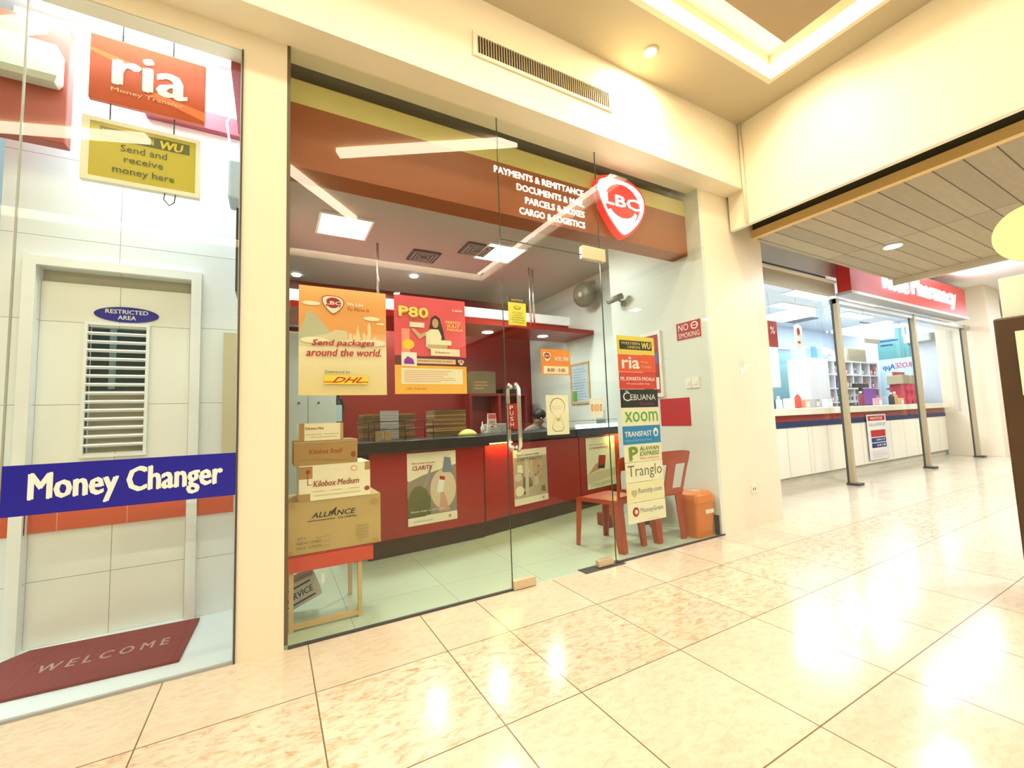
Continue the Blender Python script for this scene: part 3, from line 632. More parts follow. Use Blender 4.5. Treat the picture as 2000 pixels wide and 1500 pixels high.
# wall fan / lamp
t = thing('wall_fan', (4.3, 2.2, 2.8), 'round grey wall fan high beside the door top', 'fan')
MB().tube([(4.4, 2.2, 3.0), (4.3, 2.2, 2.98), (4.25, 2.2, 2.88)], .03, GREY).build('bracket', t)
mb = MB(); c = V((4.2, 2.2, 2.8))
FANF = Fr(c, (0, 1, 0), (0, 0, 1), (-1, -.25, -.15)); FANF.u = V((.25, -1, 0)).normalized(); FANF.v = FANF.n.cross(FANF.u)
mb.lathe(c, [(.1, -.06), (.17, -.04), (.18, 0), (.17, .03), (.12, .06), (.03, .07)], mat('fan_grey', (.2, .19, .14), .4), 24, FANF); mb.build('cage', t)
MB().lathe(c, [(.04, .072), (.04, .085)], mat('fan_hub', (.7, .65, .45), .4), 14, FANF).build('hub', t)

# ------------------------------------------------------------ back of the shop
t = thing('steel_cabinet', (.7, 3.8, 0), 'pale grey metal cabinet at the back left of the shop', 'cabinet')
CABG = mat('cabinet_grey', (.5, .56, .5), .4)
B(.42, 1.09, 3.6, 4.0, 0, 2.3, CABG).build('body', t, bevel=.004)
for a, b in ((.425, .75), (.757, 1.085)): d = B(a, b, 3.585, 3.6, .05, 2.28, CABG).build('door', t); MB().lathe((0, 0, 0), [(.012, 0), (.012, .02)], DGREY, 10, Fr(((b-.1 if a < .5 else a+.12), 3.585, 1.38), (1, 0, 0), (0, 0, 1))).build('lock', d)
solo(B(.42, .78, 3.9, 3.98, 2.42, 2.95, BLACK).box(.42, .78, 3.885, 3.9, 2.42, 2.45, DGREY), 'wall_screen', 'black panel above the grey cabinet at far left of the shop', 'screen')
t = thing('fire_extinguisher', (1.15, 3.95, 1.1), 'dark fire extinguisher with a pale label hanging on the red back wall', 'extinguisher')
MB().lathe((1.16, 3.95, 1.1), [(.06, 0), (.065, .02), (.065, .3), (.04, .36), (.02, .38)], BLACK, 18).build('cylinder', t)
B(1.12, 1.2, 3.877, 3.884, 1.13, 1.36, P('extlab', .35, .5, .5)).build('label_plate', t)
MB().tube([(1.16, 3.95, 1.47), (1.16, 3.9, 1.5), (1.2, 3.88, 1.42), (1.22, 3.89, 1.3)], .012, BLACK).build('hose', t)
# shelf unit and box on back wall
t = thing('back_shelf', (3.3, 3.85, 0), 'dark red shelf unit against the back wall behind the counter', 'shelf')
B(3.05, 4.1, 3.7, 4.0, 1.46, 1.5, DRED).build('top_board', t); B(3.05, 3.09, 3.7, 4.0, .0, 1.46, DRED).build('side', t); B(3.56, 3.6, 3.7, 4.0, 0, 1.46, RED).build('side', t); B(4.06, 4.1, 3.7, 4, 0, 1.46, DRED).build('side', t)
solo(B(3.1, 3.53, 3.72, 3.98, 1.5, 1.86, CARDD).lines(.05, .3, .05, .2, 3, CARD, FF(3.1, 1.52, 3.719)), 'carton', 'olive brown carton on top of the shelf behind the counter', 'box', bevel=.004)
solo(B(3.66, 4.02, 3.72, 3.98, 1.5, 1.58, BLACK), 'black_device', 'flat black device on the shelf against the red wall', 'device', bevel=.01)
# stacks of folded cartons on the counter
def bundle(x0, x1, y0, y1, z0, z1, label, strip=None):
    t = thing('carton_bundle', ((x0+x1)/2, (y0+y1)/2, z0), label, 'box')
    n = int((z1-z0)/.022); r = random.Random(int(x0*100)); mb = MB()
    for i in range(n):
        dx = r.uniform(-.008, .008); mb.box(x0+dx, x1+dx, y0+dx, y1, z0+.022*i, z0+.022*i+.019, r.choice([CARDD, CARD, CARDD]))
    mb.build('sheets', t)
    if strip:
        mb = MB(); mb.box(strip[0], strip[1], y0-.014, y0-.009, z0, z1, P('stripw', .6, .68, .7))
        for i in range(9): mb.box(strip[0]+.01, strip[1]-.01, y0-.0155, y0-.014, z0+.03*i+.01, z0+.03*i+.014, P('stripb', .2, .3, .45))
        mb.build('label_sheet', t, label='white and blue printed sheet')
bundle(1.08, 1.56, 1.62, 1.9, .936, 1.2, 'pile of brown folded cartons with a white blue sheet on the counter', (1.23, 1.4))
bundle(1.78, 2.12, 1.68, 1.95, .936, 1.21, 'pile of brown folded cartons on the counter below the pink poster')
t = thing('wire_rack', (1.35, 1.33, .936), 'thin black wire tray on the counter in front of the cartons', 'rack')
mb = MB()
for z in (1.03, 1.1): mb.tube([(1.1, 1.22, z), (1.62, 1.25, z), (1.62, 1.5, z), (1.1, 1.47, z)], .004, BLACK, 6, True)
for x, y in ((1.1, 1.22), (1.36, 1.235), (1.62, 1.25), (1.62, 1.5), (1.1, 1.47)): mb.tube([(x, y, .936), (x, y, 1.1)], .004, BLACK, 6)
mb.build('wires', t)
for i in range(2): x = 1.12+.075*i; B(x, x+.05, 1.26, 1.3, .937, 1.02, CARDG).build('card', t)
solo(MB().lathe((2.06, 1.5, .936), [(.1, 0), (.09, .02), (.06, .045), (.02, .06), (0.001, .062)], mat('lime', (.62, .68, .14), .5), 20), 'lime_bowl', 'small lime coloured dome on the black counter top', 'bowl')
t = thing('tent_card', (2.47, 1.75, .936), 'white and pink tent card standing on the counter', 'card')
mb = MB(); mb.prism([(0, 0), (.15, 0), (.13, .2), (.02, .2)], -.01, 0, PAPER, Fr((2.39, 1.74, .95), fb.u)); fr2 = Fr((2.39, 1.74, .95), fb.u)
mb.rect(.022, .128, .14, .19, IPINK, fr2); mb.text('FREE', .03, .12, .08, .12, IRED, fr2, slant=.2); mb.oval(.075, .045, .03, .02, IRED, fr2); mb.build('card', t)
B(2.36, 2.56, 1.73, 1.83, .936, .95, WHITE).build('foot', t)
solo(MB().lathe((2.27, 1.6, .936), [(.02, 0), (.02, .07), (.006, .09), (.004, .13)], WHITE, 12), 'glue_bottle', 'tiny white nozzle bottle on the counter left of the tent card', 'bottle')
solo(B(2.34, 2.5, 1.58, 1.66, .936, 1.01, CLEAR).box(2.36, 2.48, 1.6, 1.64, .94, 1.0, ILG), 'slip_tray', 'clear tray of paper slips on the counter', 'tray')
t = thing('brochure_holder', (4.1, 1.9, .94), 'clear acrylic brochure holder at the right end of the counter', 'holder')
B(4.0, 4.2, 1.84, 1.85, .945, 1.2, CLEAR).box(4.0, 4.2, 1.9, 1.91, .945, 1.2, CLEAR).box(4.0, 4.2, 1.85, 1.9, .936, .945, CLEAR).build('holder', t); B(4.02, 4.18, 1.86, 1.89, .946, 1.15, PAPER).build('leaflets', t)
t = thing('office_printer', (3.05, 2.9, 0), 'grey office machine behind the counter next to the tent card', 'printer')
B(2.95, 3.25, 2.75, 3.1, .74, 1.02, GREY).build('body', t, bevel=.02); B(2.98, 3.22, 2.73, 2.75, .8, .9, DGREY).build('front', t); B(2.88, 3.3, 2.7, 3.15, .7, .738, DRED).box(2.88, 2.91, 2.7, 3.15, 0, .7, DRED).box(3.27, 3.3, 2.7, 3.15, 0, .7, DRED).build('stand', t)

# ------------------------------------------------------------ boxes on the low table
t = thing('low_table', (.63, .34, 0), 'small wooden table with a red apron under the stacked boxes by the window', 'table')
B(.425, .87, .165, .56, .385, .395, RED).build('tabletop', t); B(.42, .872, .16, .175, .308, .385, mat('apron_red', (.6, .05, .02), .4)).build('apron', t)
for x in (.44, .79):
    for y in (.175, .53): B(x, x+.022, y, y+.022, .0 if y > .3 else 0, .385, WOOD).build('leg', t)
B(.462, .79, .176, .196, .01, .035, WOOD).build('rail', t)
def kbox(x0, x1, y0, y1, z0, z1, base, label, draw, tape=None):
    mb = B(x0, x1, y0, y1, z0, z1, base); fr = FF(x0, z0, y0); draw(mb, fr, x1-x0, z1-z0)
    return solo(mb, 'parcel_box', label, 'box', origin=None)
def d_all(mb, fr, w, h):
    mb.text('ALLIANCE', w*.26, w*.72, h*.66, h*.76, IBLK, fr, .05, .25); mb.rect(w*.22, w*.5, h*.6, h*.615, IBLK, fr); mb.text('GLOBAL', w*.53, w*.74, h*.59, h*.63, IBLK, fr, .03)
    mb.flat([(w*.44, h*.72), (w*.52, h*.84), (w*.51, h*.75), (w*.47, h*.7)], IBLK, fr)
    c = mb.lay; mb.lay += .0003
    for i, s_ in enumerate(('QTY', 'NEW UNIT', 'NO. UNIT')): mb.text(s_, w*.12, w*(.12+.06*len(s_)*.5), h*(.28-.09*i), h*(.32-.09*i), IOL, fr); mb.rect(w*.3, w*.45, h*(.28-.09*i), h*(.285-.09*i), IOL, fr, c)
    for i in range(5): mb.text(('LENGTH', 'WIDTH', 'HEIGHT', 'WEIGHT', 'VOLUME')[i], w*.72, w*.86, h*(.37-.06*i), h*(.405-.06*i), P('faint', .3, .24, .08), fr)
    for a, b in ((0, .05), (.02, .95), (.9, .85), (.9, .05)): mb.flat([(w*a, h*b-h*.05), (w*a+w*.08, h*b-h*.04), (w*a+w*.07, h*b+h*.04), (w*a+.005, h*b+h*.05)], P('stainb', .48, .25, .08), fr)
kbox(.418, .918, .17, .5, .396, .675, CARDG, 'big brown carton with black company lettering at the bottom of the window pile', d_all)
def d_med(mb, fr, w, h):
    mb.rect(0, w*.18, h*.62, h*.97, CARD, fr); mb.rect(0, w*.15, 0, h*.2, CARD, fr); mb.rect(w*.92, w, h*.75, h, CARD, fr); mb.oval(w*.95, h*.2, w*.04, h*.07, IBRN, fr)
    mb.oval(w*.12, h*.82, w*.03, h*.06, IRED, fr); mb.rect(w*.112, w*.122, h*.45, h*.78, IRED, fr); mb.rect(w*.112, w*.17, h*.44, h*.455, IRED, fr)
    mb.text('Kilobox Medium', w*.19, w*.83, h*.38, h*.55, IBRN, fr, .03, .2); mb.oval(w*.76, h*.83, w*.045, h*.08, IOR, fr); mb.oval(w*.76, h*.83, w*.035, h*.06, PCREAM, fr)
    c = mb.lay; mb.lay += .0003
    for i in range(3): mb.rect(w*(.18+.25*i), w*(.34+.25*i), h*.24, h*.26, ITAN, fr, c)
    mb.rect(w*.2, w*.85, h*.12, h*.14, ITAN, fr)
kbox(.485, .86, .165, .46, .676, .868, PCREAM, 'white box with red slanted lettering and brown corner patches, second in the window pile', d_med)
def d_small(mb, fr, w, h):
    mb.text('Kilobox Small', w*.23, w*.75, h*.45, h*.65, IBRN, fr, .03, .2); mb.oval(w*.93, h*.35, w*.04, h*.13, IBRN, fr); mb.rect(0, w, h*.93, h*.95, P('tape', .6, .5, .3), fr)
    mb.rect(w*.1, w*.6, h*.2, h*.23, P('faint', .3, .24, .08), fr); mb.rect(w*.45, w*.85, h*.12, h*.15, P('faint', .3, .24, .08), fr)
kbox(.46, .79, .165, .43, .869, 1.003, CARD, 'brown box with a taped lid, third in the window pile', d_small)
def d_mini(mb, fr, w, h):
    mb.rect(0, w*.12, 0, h, CARD, fr); mb.rect(w*.93, w, 0, h, CARDG, fr); mb.text('Kilobox Mini', w*.14, w*.55, h*.63, h*.78, IBRN, fr, .03, .2)
    c = mb.lay; mb.rect(w*.14, w*.5, h*.33, h*.37, ITAN, fr, c); mb.rect(w*.55, w*.9, h*.34, h*.38, ITAN, fr, c); mb.rect(w*.25, w*.85, h*.18, h*.22, ITAN, fr, c)
kbox(.484, .713, .165, .4, 1.004, 1.1, PCREAM, 'small white box on top of the window pile', d_mini)
# bag leaning under the table
t = thing('paper_parcel', (.6, .4, .0), 'pale striped carton lying tilted under the low table', 'box')
fr = Fr((.44, .34, .02), (1, 0, .38), (-.38, 0, 1)); mb = MB().box(0, .2, .02, .16, -.15, 0, P('bagc', .5, .5, .42), fr)
fr3 = fr; mb.rect(.01, .17, .125, .135, IDBL, fr3); mb.rect(.01, .17, .04, .05, IDBL, fr3); mb.text('SERVICE', .02, .17, .07, .105, IDBL, fr3, .03, .2); mb.build('carton', t, bevel=.01)
solo(MB().prism([(0, 0), (.012, -.01), (.02, .02), (.014, .05), (0, .06)], 0, .002, PAPER, FF(.6, .22, .2)).tube([(.605, .2, .27), (.603, .2, .32)], .001, PAPER, 5), 'paper_tag', 'little white paper tag hanging under the red apron', 'tag')
# ------------------------------------------------------------ chairs
def make_chair():
    t = thing('plastic_chair', (0, 0, 0), 'red plastic stacking chair, back to the window, nearer the glass door', 'chair', 'red plastic chairs by the window')
    sh = .405; w2 = .2; d2 = .2     # faces +y, back at -y
    mb = MB(); n = 8; vs = []; fs = []
    for j in range(n+1):
        for i in range(n+1):
            x = -w2+2*w2*i/n; y = -d2+2*d2*j/n; k = 1-.12*(1-j/n); z = sh-.018*(1-(2*i/n-1)**2)*(1-(2*j/n-1)**4)-(0.012*max(0, j-n+1))
            vs.append((x*k, y, z))
    for j in range(n):
        for i in range(n): a = j*(n+1)+i; fs.append((a, a+1, a+n+2, a+n+1))
    b = len(vs); vs2 = [(x, y, z-.035 if (abs(x) > .15 or abs(y) > .17) else z-.006) for x, y, z in vs]
    mb.add(vs, fs, PLRED, True); mb.add(vs2, [f[::-1] for f in fs], PLRED, True)
    rim = [(j*(n+1)) for j in range(n+1)]+[n*(n+1)+i for i in range(1, n+1)]+[j*(n+1)+n for j in range(n-1, -1, -1)]+[i for i in range(n-1, 0, -1)]
    rv = [vs[i] for i in rim]+[vs2[i] for i in rim]; m = len(rim); mb.add(rv, [(i, i+m, (i+1) % m+m, (i+1) % m) for i in range(m)], PLRED)
    mb.build('seat', t)
    def leg(tx, ty, bx, by, wt, wb):
        mb = MB(); sx = 1 if tx > 0 else -1; sy = 1 if ty > 0 else -1; th = .012
        def ell(cx, cy, z, w_): return [(cx, cy, z), (cx-sx*w_, cy, z), (cx-sx*w_, cy-sy*th, z), (cx-sx*th, cy-sy*th, z), (cx-sx*th, cy-sy*w_, z), (cx, cy-sy*w_, z)]
        a = ell(tx, ty, sh-.01, wt); c = ell(bx, by, 0, wb)
        mb.add(a+c, [tuple(range(6)), tuple(range(6, 12))[::-1]]+[(i, (i+1) % 6, 6+(i+1) % 6, 6+i) for i in range(6)], PLRED)
        mb.build('leg', t)
    leg(-w2, d2-.005, -.205, .215, .055, .035); leg(w2, d2-.005, .205, .215, .055, .035)
    leg(-w2*.88, -d2, -.165, -.235, .08, .055); leg(w2*.88, -d2, .165, -.235, .08, .055)
    # backrest: top rail, centre splat, two thin outer stiles, leaning back
    mb = MB(); H = .38
    def pt(x, h, off=0): return (x*(1+.12*h/H), -d2-.10*(h/H)**1.2-off+.03*(abs(x)/.2)**2*(h/H), sh+h-.02)
    def strip(p0, p1):  # lists of (x,h) left edge and right edge
        n = len(p0); v = [pt(*p) for p in p0]+[pt(*p) for p in p1]+[pt(*p, .012) for p in p0]+[pt(*p, .012) for p in p1]; f = []
        for i in range(n-1):
            f += [(i, i+1, n+i+1, n+i), (2*n+i, 3*n+i, 3*n+i+1, 2*n+i+1), (i, 2*n+i, 2*n+i+1, i+1), (n+i, n+i+1, 3*n+i+1, 3*n+i)]
        f += [(0, n, 3*n, 2*n), (n-1, 3*n-1, 4*n-1, 2*n-1)]
        mb.add(v, f, PLRED)
    hs = [0, .06, .12, .18, .24, .27]
    strip([(-.045, h) for h in hs], [(.045, h) for h in hs])
    for s_ in (-1, 1): strip([(s_*(.175+.03*h/H), h) for h in hs], [(s_*(.15+.03*h/H), h) for h in hs])
    strip([(-.175, .0), (-.176, .05)], [(.175, 0), (.176, .05)])
    xs = [-.2, -.15, -.1, -.05, 0, .05, .1, .15, .2]
    strip([(x, .262) for x in xs], [(x, .38-.02*(abs(x)/.2)**3) for x in xs])
    mb.build('backrest', t)
    return t
ch = make_chair(); ch.location = (2.86, .37, 0); ch.rotation_euler = (0, 0, R(12))
dup(ch, (3.345, .37, 0), 'red plastic stacking chair, back to the window, next to the orange bin', R(-3))
# bins
t = thing('waste_bin', (3.65, .16, 0), 'orange plastic waste bin with a pale label by the pillar', 'bin')
mb = MB()
def rr(x, y, hx, hy, z, r=.03, n=4):
    out = []
    for cx, cy, a0 in ((x+hx-r, y+hy-r, 0), (x-hx+r, y+hy-r, 90), (x-hx+r, y-hy+r, 180), (x+hx-r, y-hy+r, 270)):
        for i in range(n+1): a = R(a0+90*i/n); out.append((cx+r*math.cos(a), cy+r*math.sin(a), z))
    return out
def loft(mb, loops, m, smooth=False):
    n = len(loops[0]); vs = [p for l in loops for p in l]
    fs = [(k*n+i, k*n+(i+1) % n, (k+1)*n+(i+1) % n, (k+1)*n+i) for k in range(len(loops)-1) for i in range(n)]
    fs += [tuple(range(n))[::-1], tuple((len(loops)-1)*n+i for i in range(n))]; mb.add(vs, fs, m, smooth)
BX, BY = 3.655, .15
loft(mb, [rr(BX, BY, .105, .10, 0), rr(BX, BY, .118, .115, .3)], PLOR); mb.build('body', t)
mb = MB(); loft(mb, [rr(BX, BY, .125, .12, .295), rr(BX, BY, .125, .12, .325), rr(BX, BY, .12, .115, .36), rr(BX, BY, .1, .09, .385)], PLOR); mb.build('lid', t)
MB().box(.03, .14, 0, .035, 0, .001, PCREAM, FF(BX-.04, .2, BY-.114)).build('label_plate', t)
mb = MB().box(-.05, .06, -.045, .045, 0, .003, P('lidflap', .6, .45, .35), Fr((BX, BY, .385), (1, 0, 0), (0, 1, 0))); mb.build('flap', t)
t = thing('black_bin', (3.655, .73, 0), 'dark domed bin half hidden behind the orange one', 'bin')
MB().lathe((3.655, .73, 0), [(.11, 0), (.13, .33)], mat('dkgreen', (.03, .045, .02), .4), 24).build('body', t); MB().lathe((3.655, .73, .33), [(.14, 0), (.135, .03), (.1, .075), (.05, .095), (.001, .1)], DGREY, 24).build('lid', t)
solo(B(3.2, 3.38, .78, .96, 0, .12, mat('dkred_crate', (.2, .03, .015), .5)), 'small_crate', 'dark red crate on the floor behind the chairs', 'crate', bevel=.01)

# ------------------------------------------------------------ seated clerk behind the counter
person = thing('person', (3.6, 2.8, 0), 'person with dark hair in a grey top sitting bent behind the counter', 'person')
def skin_mesh(name, verts, edges, radii, m, parent, root=0, sub=2):
    me = bpy.data.meshes.new(name); o0 = V(verts[root]); me.from_pydata([tuple(V(v)-o0) for v in verts], edges, []); me.materials.append(m)
    o = bpy.data.objects.new(name, me); COL.objects.link(o); o.parent = parent; W[o.name] = o0; o.location = o0-W[parent.name]
    sk = o.modifiers.new('skin', 'SKIN'); sk.use_smooth_shade = True
    for i, r in enumerate(radii): d = me.skin_vertices[0].data[i]; d.radius = (r, r) if not isinstance(r, tuple) else r; d.use_root = (i == root)
    sb = o.modifiers.new('sub', 'SUBSURF'); sb.levels = sub; sb.render_levels = sub
    return o
px, py = 3.6, 2.62
SK = mat('skin', (.38, .2, .11), .5)
pv = [(px, py+.18, .5), (px, py+.15, .68), (px, py+.08, .84), (px, py+.04, .92), (px, py-.01, .985), (px, py-.05, 1.045), (px, py-.09, 1.10)]
pr_ = [.13, .13, .14, .09, .045, .075, .08]; pe = [(i, i+1) for i in range(6)]
for s_ in (-1, 1):
    b = len(pv); pv += [(px+s_*.15, py+.06, .9), (px+s_*.2, py+.0, .76), (px+s_*.17, py-.16, .76), (px+s_*.16, py-.2, .765)]; pr_ += [.055, .045, .034, .03]; pe += [(3, b), (b, b+1), (b+1, b+2), (b+2, b+3)]
    for k in range(5):
        c = len(pv); fx = px+s_*(.16-.028+.014*k); pv += [(fx, py-.235-.004*(2-abs(k-2)), .768), (fx, py-.26-.006*(2-abs(k-2)), .758)]; pr_ += [.009, .007]; pe += [(b+3, c), (c, c+1)]
    b = len(pv); pv += [(px+s_*.09, py+.15, .48), (px+s_*.1, py-.16, .47), (px+s_*.1, py-.15, .1), (px+s_*.1, py-.22, .05)]; pr_ += [.09, .065, .045, .035]; pe += [(0, b), (b, b+1), (b+1, b+2), (b+2, b+3)]
body = skin_mesh('body', pv, pe, pr_, SK, person)
HAIRM = mat('dark_hair', (.015, .012, .01), .5)
MB().ball((px, py-.06, 1.125), .092, .1, .085, HAIRM).build('hair', person)
mb = MB(); loft(mb, [[(px+rx*math.cos(R(a)), py+oy+ry*math.sin(R(a)), z) for a in range(0, 360, 24)] for rx, ry, oy, z in ((.16, .15, .17, .5), (.165, .15, .14, .7), (.19, .14, .07, .86), (.17, .11, .04, .93), (.07, .07, .0, .965))], mat('grey_top', (.12, .14, .17), .8), True)
mb.build('shirt', person)
for s_ in (-1, 1): MB().ball((px+s_*.032, py-.155, 1.075), .012, .008, .009, PAPER, 8, 6).build('eye', person)
MB().ball((px, py-.165, 1.055), .012, .016, .018, SK, 8, 6).build('nose', person)
solo(B(px-.22, px+.22, py+.0, py+.36, .3, .37, BLACK).box(px-.03, px+.03, py+.15, py+.21, .0, .3, BLACK).box(px-.2, px+.2, py+.33, py+.37, .37, .8, BLACK), 'office_chair', 'black office seat behind the counter under the clerk', 'chair')

# ------------------------------------------------------------ money changer booth (left)
TW = tiled('white_wall_tile', (.82, .87, .88), (.42, .45, .42), (('X', .6, -.42), ('Z', .46, .33)), .25, .004, .02)
YW = .72
mb = B(-.9, -.75, YW, YW+.1, 0, 3.5, TW).box(-.08, .22, YW, YW+.1, 0, 3.5, TW).box(-.75, -.08, YW, YW+.1, 2.0, 3.5, TW)
structure(mb, 'wall_changer_back')
structure(B(.2, .213, 0.012, YW, 0, 3.5, WHITE), 'wall_changer_right')
structure(B(-4.0, .213, .02, 4.2, 3.45, 3.5, mat('changer_ceiling', (.75, .82, .85), .6)), 'ceiling_changer')
structure(B(-4.0, .33, 4.1, 4.2, 0, 3.5, mat('changer_far', (.65, .75, .8), .5)).box(-4.05, -4, 0, 4.2, 0, 3.5, WHITE).box(.213, .33, .5, 4.2, 0, 3.5, WHITE), 'wall_changer_far')
FRM = mat('door_trim_white', (.84, .87, .84), .3)
structure(B(-.80, -.75, YW-.03, YW, 0, 2.05, FRM).box(-.08, -.03, YW-.03, YW, 0, 2.05, FRM).box(-.75, -.08, YW-.03, YW, 2.0, 2.05, FRM), 'trim_13')
TW2 = tiled('door_tile', (.86, .87, .8), (.42, .44, .4), (('X', .33, -.42), ('Z', .46, .33)), .25, .004, .02)
d = thing('door_2', (-.41, YW+.05, 0), 'white panelled door with louvre opening in the booth', 'door'); del d['category']; d['kind'] = 'structure'
mb = B(-.75, -.55, YW+.04, YW+.08, 0, 1.93, TW2).box(-.295, -.08, YW+.04, YW+.08, 0, 1.93, TW2).box(-.55, -.295, YW+.04, YW+.08, 0, .98, TW2).box(-.55, -.295, YW+.04, YW+.08, 1.69, 1.93, TW2)
mb.build('door_panel', d, origin=(0, 0, 0)); B(-.75, -.08, YW+.06, YW+.08, 1.93, 2.0, mat('beige_slot', (.45, .43, .33), .5)).build('top_slot', d)
mb = MB()
for i in range(14):
    z = 1.015+.0485*i; fr = Fr((-.55, YW+.035, z), (1, 0, 0), (0, .55, .85)); mb.box(0, .255, -.0, .018, 0, .004, WHITE, fr); mb.box(0, .255, -.004, .003, 0, .02, WHITE, fr)
mb.box(-.565, -.55, YW+.02, YW+.06, .97, 1.70, FRM).box(-.295, -.28, YW+.02, YW+.06, .97, 1.70, FRM).box(-.565, -.28, YW+.02, YW+.06, .955, .97, FRM).box(-.565, -.28, YW+.02, YW+.06, 1.70, 1.715, FRM)
mb.build('louvre', d)
B(-.55, -.295, YW+.085, YW+.095, .97, 1.33, mat('louvre_beige', (.5, .47, .36), .6)).box(-.55, -.295, YW+.085, YW+.095, 1.33, 1.7, mat('louvre_dark', (.03, .09, .11), .2)).box(-.47, -.44, YW+.08, YW+.085, 1.34, 1.7, P('pbl', .3, .5, .6)).build('louvre_backing', d)
# red stripe of tiles
REDT = tiled('red_tile', (.62, .09, .035), (.7, .3, .2), (('X', .285, -.64), ('Z', 1.2, 0.0)), .25, .004, .04)
structure(B(-.9, -.75, YW-.012, YW, .58, .925, REDT).box(-.75, -.08, YW+.028, YW+.04, .58, .925, REDT).box(-.08, .15, YW-.012, YW, .58, .925, REDT), 'trim_14')
mb = MB(); fr = FF(-.387, 1.77, YW+.038); mb.prism([(.145*math.cos(R(a)), .045*math.sin(R(a))) for a in range(0, 360, 12)], 0, .004, P('ovalblue', .01, .01, .3), fr); mb.lay = .0045
mb.text('RESTRICTED', -.095, .095, .004, .028, PAPER, fr, .03); mb.text('AREA', -.04, .04, -.03, -.006, PAPER, fr, .03)
solo(mb, 'restricted_area_sign', 'blue oval RESTRICTED AREA sign on the white booth door', 'sign')
# door mat
mb = MB(); mb.prism([(-.77, .2), (-.02, .16), (.0, .66), (-.70, .7), (-.77, .62)], 0, .012, mat('mat_red', (.2, .025, .025), .9, noise=(60, .25)), WORLD); fr = Fr((-.6, .3, .012), (1, 0, 0), (0, 1, 0)); mb.text('W E L C O M E', .02, .5, .08, .16, P('matgrey', .4, .25, .22), fr, .02)
solo(mb, 'door_mat', 'dark red door mat with worn lettering in the money changer booth', 'mat')
solo(B(.09, .198, .66, .7, .93, 1.68, P('beigep', .6, .55, .35)), 'beige_panel', 'narrow beige board on the booth wall right of the door', 'panel')
solo(B(.17, .199, .3, .62, 1.85, 2.33, BLACK), 'wall_monitor', 'thin black screen on the booth side wall above the beige board', 'screen')
structure(B(-.32, .2, YW-.05, YW, 2.98, 3.09, mat('mauve_red', (.4, .06, .08), .5)).box(.15, .2, .1, YW-.05, 3.0, 3.45, mat('mauve_red', (.4, .06, .08))), 'trim_15')
# hanging signs
t = thing('hanging_sign', (-.22, .3, 2.77), 'orange hanging board with white letters, upper of the two', 'sign')
fr = FF(-.463, 2.772, .3); w_, h_ = .478, .348
MB().box(0, w_, 0, h_, -.03, 0, ORANGE, fr).build('board', t, bevel=.004)
mb = MB(); mb.lay = .001; mb.flat([(0, h_*.78), (w_*.4, h_*.68), (w_*.4, h_*.55), (0, h_*.72)], P('orl2', .85, .2, .04), fr); mb.flat([(w_*.55, h_*.32), (w_, h_*.2), (w_, h_*.05), (w_*.5, h_*.25)], P('orl2', .85, .2, .04), fr)
mb.build('swoosh', t)
MB().text('ria', w_*.2, w_*.82, h_*.3, h_*.82, PAPER, fr, .055, c=.003).build('lettering', t); MB().text('Money Transfer', w_*.18, w_*.8, h_*.16, h_*.24, P('orl', .85, .5, .3), fr, c=.003).build('tagline', t)
mb = MB()
for x in (-.34, -.13): mb.tube([(x, .31, 3.12), (x, .31, 3.3), (x+.0, .31, 3.45)], .003, DGREY, 6)
mb.tube([(-.34, .31, 3.24), (-.13, .31, 3.24)], .004, DGREY, 6); mb.build('hanger', t)
t = thing('hanging_sign', (-.24, .3, 2.34), 'yellow hanging board with pale frame and black words, lower of the two', 'sign')
fr = FF(-.479, 2.343, .3); w_, h_ = .479, .33
MB().box(0, w_, 0, h_, -.03, -.002, PCREAM, fr).box(0, w_, 0, .022, -.002, .006, PCREAM, fr).box(0, w_, h_-.022, h_, -.002, .006, PCREAM, fr).box(0, .03, .022, h_-.022, -.002, .006, PCREAM, fr).box(w_-.02, w_, .022, h_-.022, -.002, .006, PCREAM, fr).build('frame', t)
mb = MB(); mb.rect(.03, w_-.02, .022, h_-.022, mat('wu_yellow', (.55, .45, .04), .4), fr, .001); mb.lay = .0015
mb.rect(w_*.14, w_*.9, h_*.7, h_*.88, IOL, fr); mb.text('WU', w_*.64, w_*.84, h_*.72, h_*.85, YEL, fr, .06, .15); mb.text('WESTERN UNION', w_*.16, w_*.58, h_*.74, h_*.84, YEL, fr)
mb.text('Send and', w_*.31, w_*.7, h_*.54, h_*.65, IOL, fr, .01); mb.text('receive', w_*.34, w_*.67, h_*.37, h_*.47, IOL, fr, .01); mb.text('money here', w_*.25, w_*.77, h_*.15, h_*.29, IOL, fr, .01); mb.build('face', t)
for x in (-.38, -.12): MB().tube([(x, .315, 2.66), (x, .315, 2.768)], .004, DGREY, 6).build('chain', t)
MB().tube([(-.15, .31, 2.345), (-.155, .31, 2.31), (-.13, .31, 2.28), (-.11, .31, 2.3), (-.105, .31, 2.345)], .003, DGREY, 6).build('loop', t)
# red block with pale box at top left
mb = B(-1.6, -.6, .5, .57, 2.6, 3.25, mat('brick_red', (.34, .06, .03), .5)); solo(mb, 'red_sign_box', 'large brick red sign box at the top of the booth', 'sign', bevel=.004)
mb = MB(); loft(mb, [rr(-.755, .465, .125, .033, 2.885, .005), rr(-.755, .455, .14, .043, 2.91, .005), rr(-.755, .455, .14, .043, 3.06, .005), rr(-.755, .46, .13, .038, 3.08, .005)], mat('offwhite', (.62, .64, .5), .4))
solo(mb, 'pale_box', 'off-white plastic box mounted on the red sign box', 'box')
